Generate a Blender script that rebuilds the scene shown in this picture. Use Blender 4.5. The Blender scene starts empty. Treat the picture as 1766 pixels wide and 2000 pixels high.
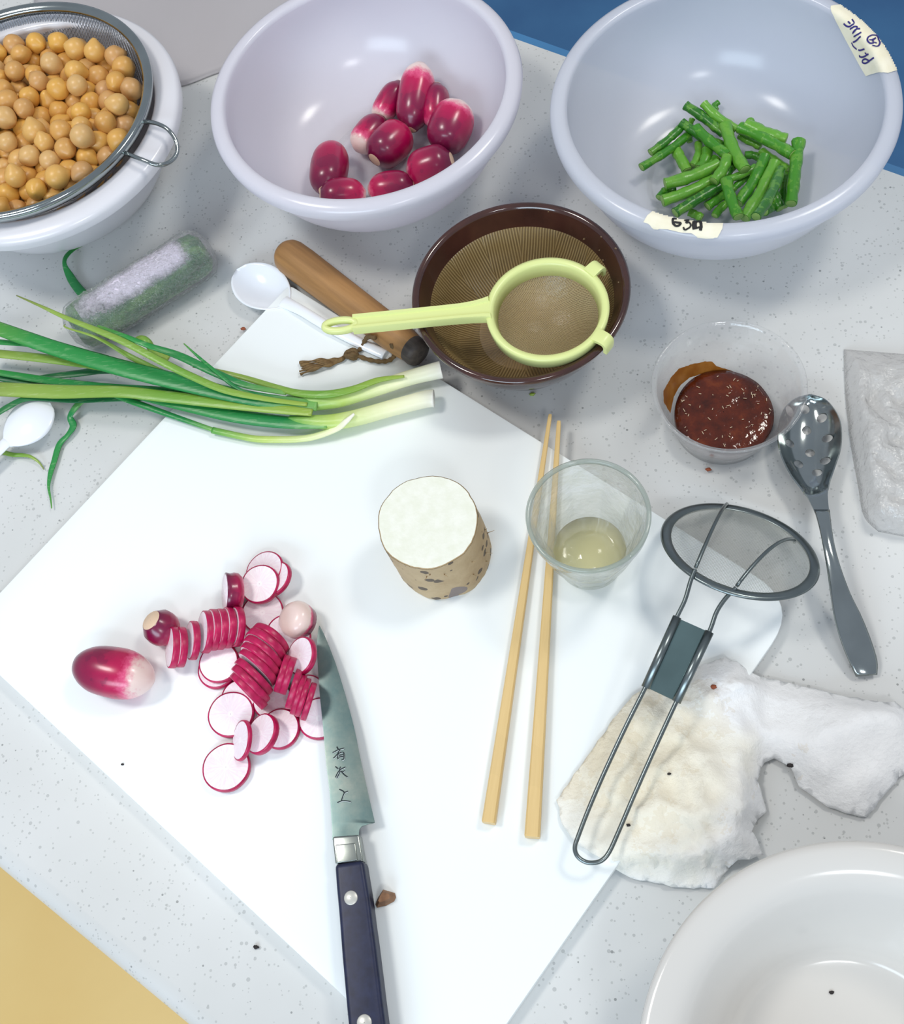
import bpy, bmesh, math, random
from mathutils import Vector, Matrix, noise
from mathutils.bvhtree import BVHTree
from mathutils import geometry as G
random.seed(7)
PI = math.pi
SC = bpy.context.scene
COL = SC.collection

# ------------------------------------------------------------------ camera
W, H, FPX, CH = 1766, 2000, 2170.0, 0.72
RX = Vector((0.99186354, 0.0, -0.1273056))
RD = Vector((-0.05278492, -0.90998938, -0.41125794))     # image down
RF = Vector((-0.11584674, 0.41463157, -0.90258528))      # forward
CAMP = Vector((0, 0, CH))
cam = bpy.data.cameras.new('camera'); camo = bpy.data.objects.new('camera', cam); COL.objects.link(camo)
m = Matrix.Identity(4)
for i, v in enumerate((RX, -RD, -RF)):
    for j in range(3): m[j][i] = v[j]
m.translation = CAMP
camo.matrix_world = m
cam.sensor_fit = 'HORIZONTAL'; cam.sensor_width = 36; cam.lens = FPX / W * 36
cam.clip_start = 0.01
SC.camera = camo

def ray(px, py): return (RX * ((px - W / 2) / FPX) + RD * ((py - H / 2) / FPX) + RF).normalized()
def at(px, py, z=0.0):
    """the point of height z that stands at this place in the photograph"""
    d = ray(px, py); return CAMP + d * ((z - CH) / d.z)
def proj(p):
    q = Vector(p) - CAMP; w = q.dot(RF); return (W / 2 + FPX * q.dot(RX) / w, H / 2 + FPX * q.dot(RD) / w)

# ------------------------------------------------------------------ world and lights
wd = bpy.data.worlds.new('room light'); SC.world = wd; wd.use_nodes = True
bg = wd.node_tree.nodes['Background']; bg.inputs[0].default_value = (0.80, 0.88, 1.0, 1); bg.inputs[1].default_value = 0.42
def area(name, loc, target, sx, sy, power, col):
    l = bpy.data.lights.new(name, 'AREA'); l.shape = 'RECTANGLE'; l.size = sx; l.size_y = sy; l.energy = power; l.color = col
    o = bpy.data.objects.new(name, l); COL.objects.link(o); o.location = loc
    o.rotation_euler = (Vector(target) - Vector(loc)).to_track_quat('-Z', 'Y').to_euler(); return o
area('window_light', (-1.0, -2.2, 1.40), (-0.1, 0.2, 0), 1.8, 0.9, 40, (0.70, 0.86, 1.0))
area('ceiling_lamp', (1.2, 1.15, 2.3), (1.2, 1.15, 0), 0.5, 0.5, 19, (1.0, 0.97, 0.90))
area('ceiling_lamp', (-1.2, 0.45, 2.3), (-1.2, 0.45, 0), 0.5, 0.5, 21, (1.0, 0.97, 0.92))
area('ceiling_lamp', (0.65, -1.7, 2.3), (0.65, -1.7, 0), 0.5, 0.5, 16, (0.96, 0.98, 1.0))
SC.view_settings.view_transform = 'Standard'; SC.view_settings.look = 'None'
SC.view_settings.gamma = 1; SC.view_settings.use_curve_mapping = False
SC.view_settings.exposure = 0.13
SC.cycles.max_bounces = 10; SC.cycles.transparent_max_bounces = 24; SC.cycles.caustics_refractive = False; SC.cycles.caustics_reflective = False

# ------------------------------------------------------------------ helpers: materials
def s2l(c):
    return tuple((x / 255 / 12.92 if x / 255 <= 0.04045 else ((x / 255 + 0.055) / 1.055) ** 2.4) for x in c)
def C4(c): return (*s2l(c), 1)
class NT:
    def __init__(s, name):
        s.m = bpy.data.materials.new(name); s.m.use_nodes = True; s.t = s.m.node_tree; s.n = s.t.nodes; s.l = s.t.links
        s.b = s.n['Principled BSDF']; s.out = s.n['Material Output']
    def new(s, typ, **kw):
        x = s.n.new(typ)
        for k, v in kw.items():
            if k.startswith('i_'): x.inputs[int(k[2:])].default_value = v
            else: setattr(x, k, v)
        return x
    def link(s, a, b): s.l.new(a, b)
    def set(s, **kw):
        for k, v in kw.items(): s.b.inputs[k.replace('_', ' ')].default_value = v
        return s
    def coord(s, kind='Object', scale=None):
        c = s.new('ShaderNodeTexCoord').outputs[kind]
        if scale is not None:
            mp = s.new('ShaderNodeMapping'); mp.inputs['Scale'].default_value = scale; s.link(c, mp.inputs[0]); return mp.outputs[0]
        return c
    def noise(s, scale, detail=3, co=None, rough=0.5):
        x = s.new('ShaderNodeTexNoise'); x.inputs['Scale'].default_value = scale; x.inputs['Detail'].default_value = detail; x.inputs['Roughness'].default_value = rough
        s.link(co or s.coord(), x.inputs['Vector']); return x.outputs['Fac']
    def ramp(s, fac, stops, interp='LINEAR'):
        r = s.new('ShaderNodeValToRGB'); r.color_ramp.interpolation = interp; e = r.color_ramp.elements
        while len(e) < len(stops): e.new(0.5)
        for k, (p, c) in zip(e, stops): k.position = p; k.color = C4(c) if max(c) > 1 else (*c, 1)
        s.link(fac, r.inputs[0]); return r.outputs[0]
    def mix(s, a, b, fac, blend='MIX'):
        x = s.new('ShaderNodeMix', data_type='RGBA', blend_type=blend)
        for sock, v in ((x.inputs[0], fac), (x.inputs[6], a), (x.inputs[7], b)):
            if hasattr(v, 'links'): s.link(v, sock)
            else: sock.default_value = v if not isinstance(v, tuple) or len(v) == 4 else (*v, 1)
        return x.outputs[2]
    def math(s, op, a, b=0.0, clamp=False):
        x = s.new('ShaderNodeMath', operation=op, use_clamp=clamp)
        for i, v in enumerate((a, b)):
            if hasattr(v, 'links'): s.link(v, x.inputs[i])
            else: x.inputs[i].default_value = v
        return x.outputs[0]
    def bump(s, h, strength, dist=0.001):
        x = s.new('ShaderNodeBump'); x.inputs['Strength'].default_value = strength; x.inputs['Distance'].default_value = dist
        s.link(h, x.inputs['Height']); s.link(x.outputs[0], s.b.inputs['Normal']); return x.outputs[0]
    def color(s, c): s.link(c, s.b.inputs['Base Color'])
def plain(name, c, rough=0.5, metal=0.0, **kw):
    t = NT(name); t.set(Base_Color=C4(c), Roughness=rough, Metallic=metal, **kw); return t.m
def see_through(name, c, opacity, rough=0.1, edge=0.5, bumps=None, trans=0.4, gain=0.3, spec=0.04):
    """thin plastic: partly clear, partly milky, glossy at grazing angles"""
    t = NT(name)
    tr = t.new('ShaderNodeBsdfTransparent'); tr.inputs[0].default_value = (1, 1, 1, 1)
    tl = t.new('ShaderNodeBsdfTranslucent'); tl.inputs[0].default_value = C4(c)
    t.set(Base_Color=C4(c), Roughness=rough)
    m1 = t.new('ShaderNodeMixShader'); m1.inputs[0].default_value = trans
    t.link(t.b.outputs[0], m1.inputs[1]); t.link(tl.outputs[0], m1.inputs[2])
    lw = t.new('ShaderNodeLayerWeight'); lw.inputs[0].default_value = 0.5
    f = t.math('ADD', t.math('MULTIPLY', t.math('POWER', lw.outputs['Facing'], 2.0), (1 - opacity) * gain), opacity, True)
    m2 = t.new('ShaderNodeMixShader'); t.link(f, m2.inputs[0]); t.link(tr.outputs[0], m2.inputs[1]); t.link(m1.outputs[0], m2.inputs[2])
    gl = t.new('ShaderNodeBsdfGlossy'); gl.inputs['Roughness'].default_value = rough
    fr = t.math('ADD', t.math('MULTIPLY', t.math('POWER', lw.outputs['Facing'], 4.0), 0.55), spec, True)
    m3 = t.new('ShaderNodeMixShader'); t.link(fr, m3.inputs[0]); t.link(m2.outputs[0], m3.inputs[1]); t.link(gl.outputs[0], m3.inputs[2])
    t.link(m3.outputs[0], t.out.inputs[0])
    if bumps:
        n = t.noise(bumps[0], 4); nb = t.bump(n, bumps[1], bumps[2])
        for x in (gl, tl, lw): t.link(nb, x.inputs['Normal'])
    return t.m

# ------------------------------------------------------------------ helpers: objects
ORG = {}
def link(o, parent=None, org=None):
    COL.objects.link(o)
    if parent is not None: o.parent = parent
def thing(name, label, cat, loc, group=None):
    o = bpy.data.objects.new(name, None); o.empty_display_size = 0.01; COL.objects.link(o)
    o.location = loc; ORG[o.name] = Vector(loc); tag(o, label, cat, group); return o
def tag(o, label=None, cat=None, group=None, kind=None):
    if label: o['label'] = label
    if cat: o['category'] = cat
    if group: o['group'] = group
    if kind: o['kind'] = kind
    return o
def mk(name, V, F, mat, parent=None, smooth=True, sharp=None, mats=None, fm=None):
    """a mesh object from world-space vertices; its origin is its parent's, or the foot of its own middle"""
    V = [Vector(v) for v in V]
    if parent is not None: org = ORG[parent.name]
    else:
        n = len(V); org = Vector((sum(v.x for v in V) / n, sum(v.y for v in V) / n, min(v.z for v in V)))
    me = bpy.data.meshes.new(name); me.from_pydata([tuple(v - org) for v in V], [], F)
    if mats:
        for mm in mats: me.materials.append(mm)
        for p, k in zip(me.polygons, fm): p.material_index = k
    else: me.materials.append(mat)
    if smooth:
        me.polygons.foreach_set('use_smooth', [True] * len(me.polygons))
        if sharp: me.set_sharp_from_angle(angle=math.radians(sharp))
    me.update()
    o = bpy.data.objects.new(name, me); COL.objects.link(o)
    if parent is not None: o.parent = parent
    else: o.location = org
    ORG[o.name] = org
    return o
def fixn(o):
    bm = bmesh.new(); bm.from_mesh(o.data); bmesh.ops.recalc_face_normals(bm, faces=bm.faces); bm.to_mesh(o.data); bm.free(); return o
def merge(*parts):
    V, F = [], []
    for v, f in parts:
        k = len(V); V += list(v); F += [tuple(i + k for i in q) for q in f]
    return V, F
def lathe(prof, seg=96, c=(0, 0, 0), closed=False, cap=True):
    V, F = [], []; n = len(prof); c = Vector(c)
    for r, z in prof:
        for k in range(seg):
            a = 2 * PI * k / seg; V.append(Vector((r * math.cos(a), r * math.sin(a), z)) + c)
    for i in range(n if closed else n - 1):
        j = (i + 1) % n
        for k in range(seg):
            l = (k + 1) % seg; F.append((i * seg + k, i * seg + l, j * seg + l, j * seg + k))
    if cap and not closed:
        F.append(tuple(range(seg - 1, -1, -1))); F.append(tuple((n - 1) * seg + k for k in range(seg)))
    return V, F
def smoothp(pts, n=8, closed=False):
    """catmull-rom through points (any dimension tuple)"""
    P = [tuple(p) for p in pts]; out = []; m = len(P)
    rng = range(m if closed else m - 1)
    for i in rng:
        g = lambda k: P[k % m] if closed else P[max(0, min(m - 1, k))]
        p0, p1, p2, p3 = g(i - 1), g(i), g(i + 1), g(i + 2)
        for s in range(n):
            t = s / n
            out.append(tuple(0.5 * (2 * b + (c - a) * t + (2 * a - 5 * b + 4 * c - d) * t * t + (3 * b - a - 3 * c + d) * t ** 3) for a, b, c, d in zip(p0, p1, p2, p3)))
    if not closed: out.append(P[-1])
    return out
def tube(pts, rad, seg=8, closed=False, cap=True, flat=1.0, up=(0, 0, 1), twist=None):
    """tube along points; rad a number or list; flat squashes it along 'up'"""
    P = [Vector(p) for p in pts]; n = len(P); V, F = [], []; up = Vector(up)
    R = rad if hasattr(rad, '__len__') else [rad] * n
    for i, p in enumerate(P):
        a = P[(i + 1) % n] if closed or i < n - 1 else p
        b = P[i - 1] if closed or i > 0 else p
        d = (a - b).normalized()
        s = d.cross(up)
        if s.length < 1e-4: s = d.cross(Vector((1, 0, 0)))
        s.normalize(); u = s.cross(d).normalized()
        fl = flat[i] if hasattr(flat, '__len__') else flat
        for k in range(seg):
            t = 2 * PI * k / seg + (twist[i] if twist else 0)
            V.append(p + s * (R[i] * math.cos(t)) + u * (R[i] * fl * math.sin(t)))
    m = n if closed else n - 1
    for i in range(m):
        j = (i + 1) % n
        for k in range(seg):
            l = (k + 1) % seg; F.append((i * seg + k, i * seg + l, j * seg + l, j * seg + k))
    if cap and not closed:
        F.append(tuple(range(seg - 1, -1, -1))); F.append(tuple((n - 1) * seg + k for k in range(seg)))
    return V, F
def prism(poly, h, bev=0.0, seg=2):
    """poly: world points of the top face; extruded down by h"""
    top = [Vector(p) for p in poly]; n = len(top)
    V = top + [p - Vector((0, 0, h)) for p in top]
    F = [tuple(range(n)), tuple(range(2 * n - 1, n - 1, -1))] + [(i, n + i, n + (i + 1) % n, (i + 1) % n) for i in range(n)]
    return V, F
def bevel(o, w, seg=3, angle=40):
    bm = bmesh.new(); bm.from_mesh(o.data); bmesh.ops.recalc_face_normals(bm, faces=bm.faces)
    ed = [e for e in bm.edges if len(e.link_faces) == 2 and e.calc_face_angle(0) > math.radians(angle)]
    bmesh.ops.bevel(bm, geom=ed, offset=w, segments=seg, affect='EDGES', profile=0.6, clamp_overlap=True)
    bm.to_mesh(o.data); bm.free()
    o.data.polygons.foreach_set('use_smooth', [True] * len(o.data.polygons)); o.data.set_sharp_from_angle(angle=math.radians(50)); return o
def frame(axis, hint=(1, 0, 0)):
    z = Vector(axis).normalized(); x = Vector(hint); x = x - z * x.dot(z)
    if x.length < 1e-4: x = Vector((0, 1, 0)) - z * z.y
    x.normalize(); y = z.cross(x)
    return Matrix((x, y, z)).transposed()
def xf(part, M, c):
    c = Vector(c); return [M @ Vector(v) + c for v in part[0]], part[1]
def local(name, part, mat, parent, M, c, **kw):
    """an object whose own axes are those of matrix M (so textures follow the thing)"""
    me_o = mk(name, part[0], part[1], mat, None, **kw)
    off = ORG[me_o.name]
    T = M.to_4x4(); T.translation = Vector(c)
    me_o.location = (0, 0, 0)
    for v in me_o.data.vertices: v.co += off
    if parent is not None:
        me_o.parent = parent; me_o.matrix_basis = Matrix.Translation(-ORG[parent.name]) @ T
    else: me_o.matrix_basis = T
    return me_o
def solid(o, t, off=0):
    md = o.modifiers.new('solid', 'SOLIDIFY'); md.thickness = t; md.offset = off; return o
def bvh(o_list):
    V, F = [], []
    for o in o_list:
        k = len(V); mw = o.matrix_basis if o.parent is None else Matrix.Translation(ORG[o.parent.name]) @ o.matrix_basis
        V += [mw @ v.co for v in o.data.vertices]; F += [tuple(i + k for i in p.vertices) for p in o.data.polygons]
    return BVHTree.FromPolygons(V, F)
def inpoly(x, y, P):
    r = False; n = len(P)
    for i in range(n):
        x1, y1 = P[i]; x2, y2 = P[i - 1]
        if (y1 > y) != (y2 > y) and x < (x2 - x1) * (y - y1) / (y2 - y1) + x1: r = not r
    return r
def K(ox, oy, s, pts): return [(ox + x / s, oy + y / s) for x, y in pts]
BT = 0.012      # cutting board top

# ------------------------------------------------------------------ materials
def mat_counter():
    t = NT('speckled_white_countertop')
    base = t.ramp(t.noise(9, 3), [(0.3, (201, 202, 200)), (0.7, (210, 211, 210))])
    def specks(scale, thr, sel):
        v = t.new('ShaderNodeTexVoronoi'); v.inputs['Scale'].default_value = scale; t.link(t.coord(), v.inputs['Vector'])
        sp = t.new('ShaderNodeSeparateColor'); t.link(v.outputs['Color'], sp.inputs[0])
        size = t.math('MULTIPLY', sp.outputs[1], thr)
        return t.math('MULTIPLY', t.math('LESS_THAN', v.outputs['Distance'], size), t.math('LESS_THAN', sp.outputs[0], sel))
    c = t.mix(base, C4((120, 124, 124)), t.math('MULTIPLY', specks(330, 0.42, 0.16), 0.38))
    c = t.mix(c, C4((88, 92, 92)), t.math('MULTIPLY', specks(190, 0.18, 0.16), 0.62))
    c = t.mix(c, C4((160, 162, 160)), t.math('MULTIPLY', specks(520, 0.5, 0.16), 0.5))
    t.color(c); t.set(Roughness=0.32, Specular_IOR_Level=0.4); return t.m
M_counter = mat_counter()
M_board = plain('white_polyethylene_board', (241, 246, 246), 0.42)
def milky(name, c, rough=0.28, clear=0.12, tl=0.35):
    t = NT(name); t.set(Base_Color=C4(c), Roughness=rough, Specular_IOR_Level=0.6)
    a = t.new('ShaderNodeBsdfTranslucent'); a.inputs[0].default_value = C4(c)
    m1 = t.new('ShaderNodeMixShader'); m1.inputs[0].default_value = tl; t.link(t.b.outputs[0], m1.inputs[1]); t.link(a.outputs[0], m1.inputs[2])
    b = t.new('ShaderNodeBsdfTransparent'); m2 = t.new('ShaderNodeMixShader'); m2.inputs[0].default_value = clear
    t.link(m1.outputs[0], m2.inputs[1]); t.link(b.outputs[0], m2.inputs[2]); t.link(m2.outputs[0], t.out.inputs[0]); return t.m
M_bowl_a = milky('milky_bowl_plastic', (238, 236, 243), clear=0.05, rough=.2)
M_bowl_b = milky('clearer_milky_bowl_plastic', (230, 232, 240), clear=0.22, rough=.2)
M_bowl_c = milky('white_bowl_plastic', (238, 237, 242), clear=0.0, tl=0.15, rough=.2)
M_white = plain('white_glazed_bowl', (212, 209, 204), 0.15)
M_spoon = plain('glossy_white_plastic', (238, 242, 248), 0.16)
def mat_steel(name, c, rough, aniso=None):
    t = NT(name); t.set(Base_Color=C4(c), Metallic=1.0, Roughness=rough)
    n = t.noise(40, 4); t.color(t.mix(C4(c), C4(tuple(int(x * 0.72) for x in c)), t.math('MULTIPLY', n, 0.7))); return t.m
M_steel = mat_steel('polished_steel', (176, 184, 184), 0.13)
M_steel_dark = mat_steel('dull_steel_wire', (135, 145, 146), 0.3)
M_plate = mat_steel('dull_steel_plate', (118, 142, 144), 0.34)
M_mesh = mat_steel('steel_mesh_wire', (176, 180, 188), 0.35)
M_mesh2 = plain('beige_mesh_wire', (206, 188, 146), 0.5)
M_mesh3 = mat_steel('fine_steel_mesh_wire', (206, 208, 200), 0.5)
def mat_pea():
    t = NT('boiled_chickpea'); oi = t.new('ShaderNodeObjectInfo')
    c = t.ramp(oi.outputs['Random'], [(0, (210, 162, 106)), (0.35, (222, 168, 88)), (0.7, (232, 178, 84)), (1, (220, 180, 124))])
    n = t.ramp(t.noise(160, 3), [(0.3, (205, 205, 205)), (0.7, (255, 255, 255))])
    t.color(t.mix(c, n, 0.6, 'MULTIPLY')); t.set(Roughness=0.36, Subsurface_Weight=0.15, Subsurface_Scale=0.003); t.b.inputs['Subsurface Radius'].default_value = (1, .6, .3); return t.m
M_pea = mat_pea()
def mat_radish(name, white=0.22, both=False, dark=1.0):
    t = NT(name); co = t.coord('Generated'); sp = t.new('ShaderNodeSeparateXYZ'); t.link(co, sp.inputs[0])
    nz = t.math('MULTIPLY', t.math('SUBTRACT', t.noise(130, 5, rough=0.7), 0.5), 0.30)
    z = t.math('ADD', sp.outputs[2], nz)
    d = dark
    c = t.ramp(z, [(max(0, white - 0.08), (238, 212, 204)), (white + 0.03, (222, 84, 128)), (white + 0.12, (186, 10, 78)), (0.62, (146, 10, 66)), (1.0, (108, 16, 60))])
    c = t.mix(c, C4((84, 14, 58)), t.math('MULTIPLY', t.math('MULTIPLY', t.math('GREATER_THAN', t.noise(55, 3), 0.55), t.math('GREATER_THAN', z, white + 0.14)), 0.28 * d))
    t.color(c); t.set(Roughness=0.28, Coat_Weight=0.25, Coat_Roughness=0.15); return t.m
M_rad = mat_radish('radish_skin_white_tip', 0.21); M_rad2 = mat_radish('radish_skin_red', 0.05)
M_rskin = NT('radish_slice_skin'); M_rskin.color(M_rskin.ramp(M_rskin.noise(180, 4), [(0.3, (160, 8, 66)), (0.7, (200, 22, 90))])); M_rskin.set(Roughness=0.35); M_rskin = M_rskin.m
def mat_flesh():
    t = NT('radish_flesh'); co = t.coord()
    sp = t.new('ShaderNodeSeparateXYZ'); t.link(co, sp.inputs[0])
    ang = t.math('ARCTAN2', sp.outputs[1], sp.outputs[0]); 
    cb = t.new('ShaderNodeCombineXYZ'); t.link(t.math('MULTIPLY', ang, 3.0), cb.inputs[0])
    r = t.math('SQRT', t.math('ADD', t.math('MULTIPLY', sp.outputs[0], sp.outputs[0]), t.math('MULTIPLY', sp.outputs[1], sp.outputs[1])))
    t.link(t.math('MULTIPLY', r, 60.0), cb.inputs[1])
    n = t.noise(2.2, 4, cb.outputs[0], 0.7)
    c = t.ramp(n, [(0.35, (248, 240, 243)), (0.68, (240, 218, 228))])
    t.color(t.mix(c, C4((250, 240, 244)), t.math('LESS_THAN', r, 0.002))); t.set(Roughness=0.3); return t.m
M_flesh = mat_flesh()
def mat_bean():
    t = NT('green_bean'); oi = t.new('ShaderNodeObjectInfo')
    a = t.ramp(oi.outputs['Random'], [(0, (38, 104, 24)), (0.5, (64, 138, 32)), (1, (104, 166, 54))])
    n = t.noise(120, 4, rough=0.6)
    t.color(t.mix(a, C4((118, 172, 62)), t.math('MULTIPLY', t.math('GREATER_THAN', n, 0.53), 0.45)))
    t.bump(n, 0.4, 0.0012); t.set(Roughness=0.3); return t.m
M_bean = mat_bean(); M_beancut = plain('bean_cut_end', (130, 170, 84), 0.5)
def mat_wood(name, a, b, scale, rough=0.5, axis='z', stain=.35):
    t = NT(name); sc = {'z': (60, 60, 4), 'x': (4, 60, 60)}[axis]
    co = t.coord('Object', tuple(x * scale for x in sc)); n = t.noise(1.0, 5, co, 0.65)
    n2 = t.noise(14, 2)
    t.color(t.mix(t.ramp(n, [(0.3, a), (0.7, b)]), C4(tuple(int(x * .66) for x in a)), t.math('MULTIPLY', t.math('GREATER_THAN', n2, 0.56), stain)))
    t.bump(n, 0.2, 0.0005); t.set(Roughness=rough); return t.m
M_pestle = mat_wood('worn_pestle_wood', (134, 96, 56), (176, 130, 78), 1.6, 0.55)
M_pestle_end = mat_wood('dark_worn_end_grain', (50, 42, 40), (84, 74, 66), 3, 0.6)
M_chop = mat_wood('pale_bamboo', (212, 178, 116), (230, 200, 142), 1.2, 0.4, 'z', 0.04)
M_cord = mat_wood('brown_twisted_cord', (96, 74, 44), (130, 102, 62), 5, 0.8)
M_onion_cache = {}
def mat_grad(name, stops, rough=0.35):
    """colour along the plant, stored per vertex as 'along'"""
    t = NT(name); at_ = t.new('ShaderNodeAttribute'); at_.attribute_name = 'along'
    n = t.noise(220, 3); f = t.math('ADD', at_.outputs['Fac'], t.math('MULTIPLY', t.math('SUBTRACT', n, 0.5), 0.06))
    c = t.ramp(f, stops)
    co = t.coord('Object', (90, 700, 90)); st = t.noise(1.0, 3, co)
    t.color(t.mix(c, C4((250, 255, 220)), t.math('MULTIPLY', t.math('GREATER_THAN', st, 0.62), 0.07)))
    t.bump(st, 0.25, 0.0006); t.set(Roughness=rough, Subsurface_Weight=0.0); return t.m
M_stalk = mat_grad('scallion_stalk', [(0.0, (244, 242, 232)), (0.35, (238, 240, 196)), (0.65, (186, 210, 110)), (1.0, (84, 158, 66))])
M_leaf = mat_grad('scallion_leaf', [(0.0, (122, 176, 90)), (0.22, (34, 132, 70)), (0.8, (40, 140, 62)), (1.0, (90, 150, 60))])
M_leaf_y = mat_grad('scallion_leaf_yellow', [(0.0, (150, 176, 70)), (0.4, (112, 160, 58)), (0.8, (140, 168, 72)), (1.0, (110, 120, 60))])
M_leaf_d = mat_grad('scallion_leaf_dark', [(0.0, (60, 130, 80)), (0.3, (28, 106, 62)), (1.0, (36, 116, 58))])
def mat_mortar():
    t = NT('mortar_ridged_clay'); co = t.coord(); sp = t.new('ShaderNodeSeparateXYZ'); t.link(co, sp.inputs[0])
    ang = t.math('ARCTAN2', sp.outputs[1], sp.outputs[0])
    r = t.math('SQRT', t.math('ADD', t.math('MULTIPLY', sp.outputs[0], sp.outputs[0]), t.math('MULTIPLY', sp.outputs[1], sp.outputs[1])))
    # combed sectors: each comb stroke is a band of parallel lines
    sec = t.math('MULTIPLY', t.math('ROUND', t.math('MULTIPLY', ang, 14 / (2 * PI))), 2 * PI / 14)
    x2 = t.math('MULTIPLY', r, t.math('SINE', t.math('SUBTRACT', ang, sec)))
    w = t.math('SINE', t.math('MULTIPLY', x2, 2 * PI / 0.0021))
    n = t.noise(60, 4)
    c = t.ramp(t.math('ADD', t.math('MULTIPLY', w, 0.3), 0.5), [(0.15, (66, 50, 30)), (0.7, (172, 150, 108))])
    t.color(t.mix(c, C4((136, 108, 58)), t.math('MULTIPLY', n, 0.7))); t.bump(w, 0.6, 0.0008); t.set(Roughness=0.3); return t.m
M_mortar_in = mat_mortar()
M_glaze = NT('dark_brown_glaze'); M_glaze.color(M_glaze.ramp(M_glaze.noise(40, 4), [(0.3, (54, 30, 26)), (0.7, (74, 42, 34))])); M_glaze.set(Roughness=0.12, Coat_Weight=0.6, Coat_Roughness=0.05); M_glaze = M_glaze.m
M_lime = plain('pale_lime_plastic', (222, 230, 154), 0.32)
M_skin_yam = None
def mat_yam():
    t = NT('yam_skin'); n = t.noise(28, 5, rough=0.7)
    c = t.ramp(n, [(0.3, (196, 174, 138)), (0.6, (176, 152, 116)), (0.8, (140, 118, 92))])
    v = t.new('ShaderNodeTexVoronoi'); v.inputs['Scale'].default_value = 130; v.inputs['Randomness'].default_value = 1
    t.link(t.coord('Object', (1, 1, 1.2)), v.inputs['Vector']); sp = t.new('ShaderNodeSeparateColor'); t.link(v.outputs['Color'], sp.inputs[0])
    dot = t.math('MULTIPLY', t.math('LESS_THAN', v.outputs['Distance'], t.math('MULTIPLY', sp.outputs[1], 0.55)), t.math('LESS_THAN', sp.outputs[0], 0.5))
    c = t.mix(c, C4((66, 58, 56)), t.math('MULTIPLY', dot, 0.85))
    big = t.math('GREATER_THAN', t.noise(17, 2), 0.66); c = t.mix(c, C4((78, 82, 108)), t.math('MULTIPLY', big, 0.6))
    t.color(c); t.bump(n, 0.5, 0.0015); t.set(Roughness=0.65); return t.m
M_yam = mat_yam()
M_yamcut = NT('yam_cut_flesh'); M_yamcut.color(M_yamcut.ramp(M_yamcut.noise(160, 4), [(0.35, (234, 235, 218)), (0.7, (242, 242, 230))])); M_yamcut.bump(M_yamcut.noise(500, 2), 0.3, 0.0005); M_yamcut.set(Roughness=0.22); M_yamcut = M_yamcut.m
M_yamrim = plain('yam_rim', (176, 150, 112), 0.7)
def mat_blade():
    t = NT('worn_carbon_steel'); n = t.noise(30, 5, rough=0.7); n2 = t.noise(160, 4)
    c = t.ramp(n, [(0.3, (92, 120, 122)), (0.55, (122, 138, 134)), (0.75, (150, 156, 148))])
    t.color(t.mix(c, C4((92, 108, 106)), t.math('MULTIPLY', n2, 0.35))); t.set(Metallic=0.9, Roughness=0.38); return t.m
M_blade = mat_blade()
M_handle = NT('dark_navy_handle'); M_handle.color(M_handle.ramp(M_handle.noise(200, 3), [(0.3, (14, 20, 48)), (0.7, (26, 34, 66))])); M_handle.set(Roughness=0.42); M_handle = M_handle.m
M_rivet = plain('pale_rivet_metal', (206, 204, 196), 0.35, 0.4)
M_engrave = plain('engraved_stroke', (26, 40, 44), 0.6); M_engrave_glint = plain('engraved_stroke_glint', (196, 206, 204), 0.4)
M_bolster = mat_steel('satin_bolster', (176, 182, 176), 0.25)
M_film = see_through('clear_cling_film', (250, 250, 255), 0.07, 0.10, 0.5, (330, 1.0, 0.006), 0.3, .3, .17)
def mat_wrap():
    t = NT('wrapped_greens'); co = t.coord('Object', (1, 1, 0.35)); n = t.noise(70, 5, co, 0.7)
    c = t.ramp(n, [(0.3, (16, 60, 36)), (0.5, (46, 104, 54)), (0.7, (112, 156, 84))])
    t.color(c); t.bump(n, 0.6, 0.002); t.set(Roughness=0.4); return t.m
M_greens = mat_wrap()
def mat_sheen():  # sheen of the cling film as a lilac colour, broken up by noise
    t = NT('pale_lilac_sheen'); t.set(Base_Color=C4((226, 218, 234)), Roughness=0.5)
    tr = t.new('ShaderNodeBsdfTransparent'); mx = t.new('ShaderNodeMixShader')
    at_ = t.new('ShaderNodeAttribute'); at_.attribute_name = 'cover'
    f = t.math('MULTIPLY', t.math('SUBTRACT', t.math('ADD', at_.outputs['Fac'], t.math('MULTIPLY', t.noise(150, 5, rough=.8), 1.1)), 0.75), 1.6, True)
    t.link(f, mx.inputs[0]); t.link(tr.outputs[0], mx.inputs[1]); t.link(t.b.outputs[0], mx.inputs[2]); t.link(mx.outputs[0], t.out.inputs[0]); return t.m
M_sheen = mat_sheen()
M_cup = see_through('clear_cup_plastic', (236, 236, 236), 0.07, 0.06, 0.35, (60, .25, .003), 0.5, .5)
M_glass = see_through('tumbler_glass', (226, 234, 226), 0.10, 0.02, 0.42, (45, .7, .006), 0.5, .6, .10)
M_glassrim = see_through('tumbler_glass_rim', (196, 208, 198), 0.45, 0.03, 0.5, None, 0.5)
M_liquid = see_through('pale_yellow_liquid', (255, 244, 178), 0.42, 0.05, 0.4, None, 0.15)
def mat_sauce():
    t = NT('brown_sauce'); n = t.noise(70, 5, rough=0.7)
    c = t.ramp(n, [(0.3, (58, 20, 8)), (0.55, (88, 32, 12)), (0.75, (116, 52, 20))])
    t.color(c); t.bump(t.noise(120, 3), 0.55, 0.002); t.set(Roughness=0.1, Specular_IOR_Level=0.5); return t.m
M_sauce = mat_sauce()
M_smear = NT('thin_sauce_smear'); M_smear.color(M_smear.ramp(M_smear.noise(70, 4), [(0.3, (140, 80, 26)), (0.7, (176, 118, 52))])); M_smear.set(Roughness=0.25); M_smear = M_smear.m
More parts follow.
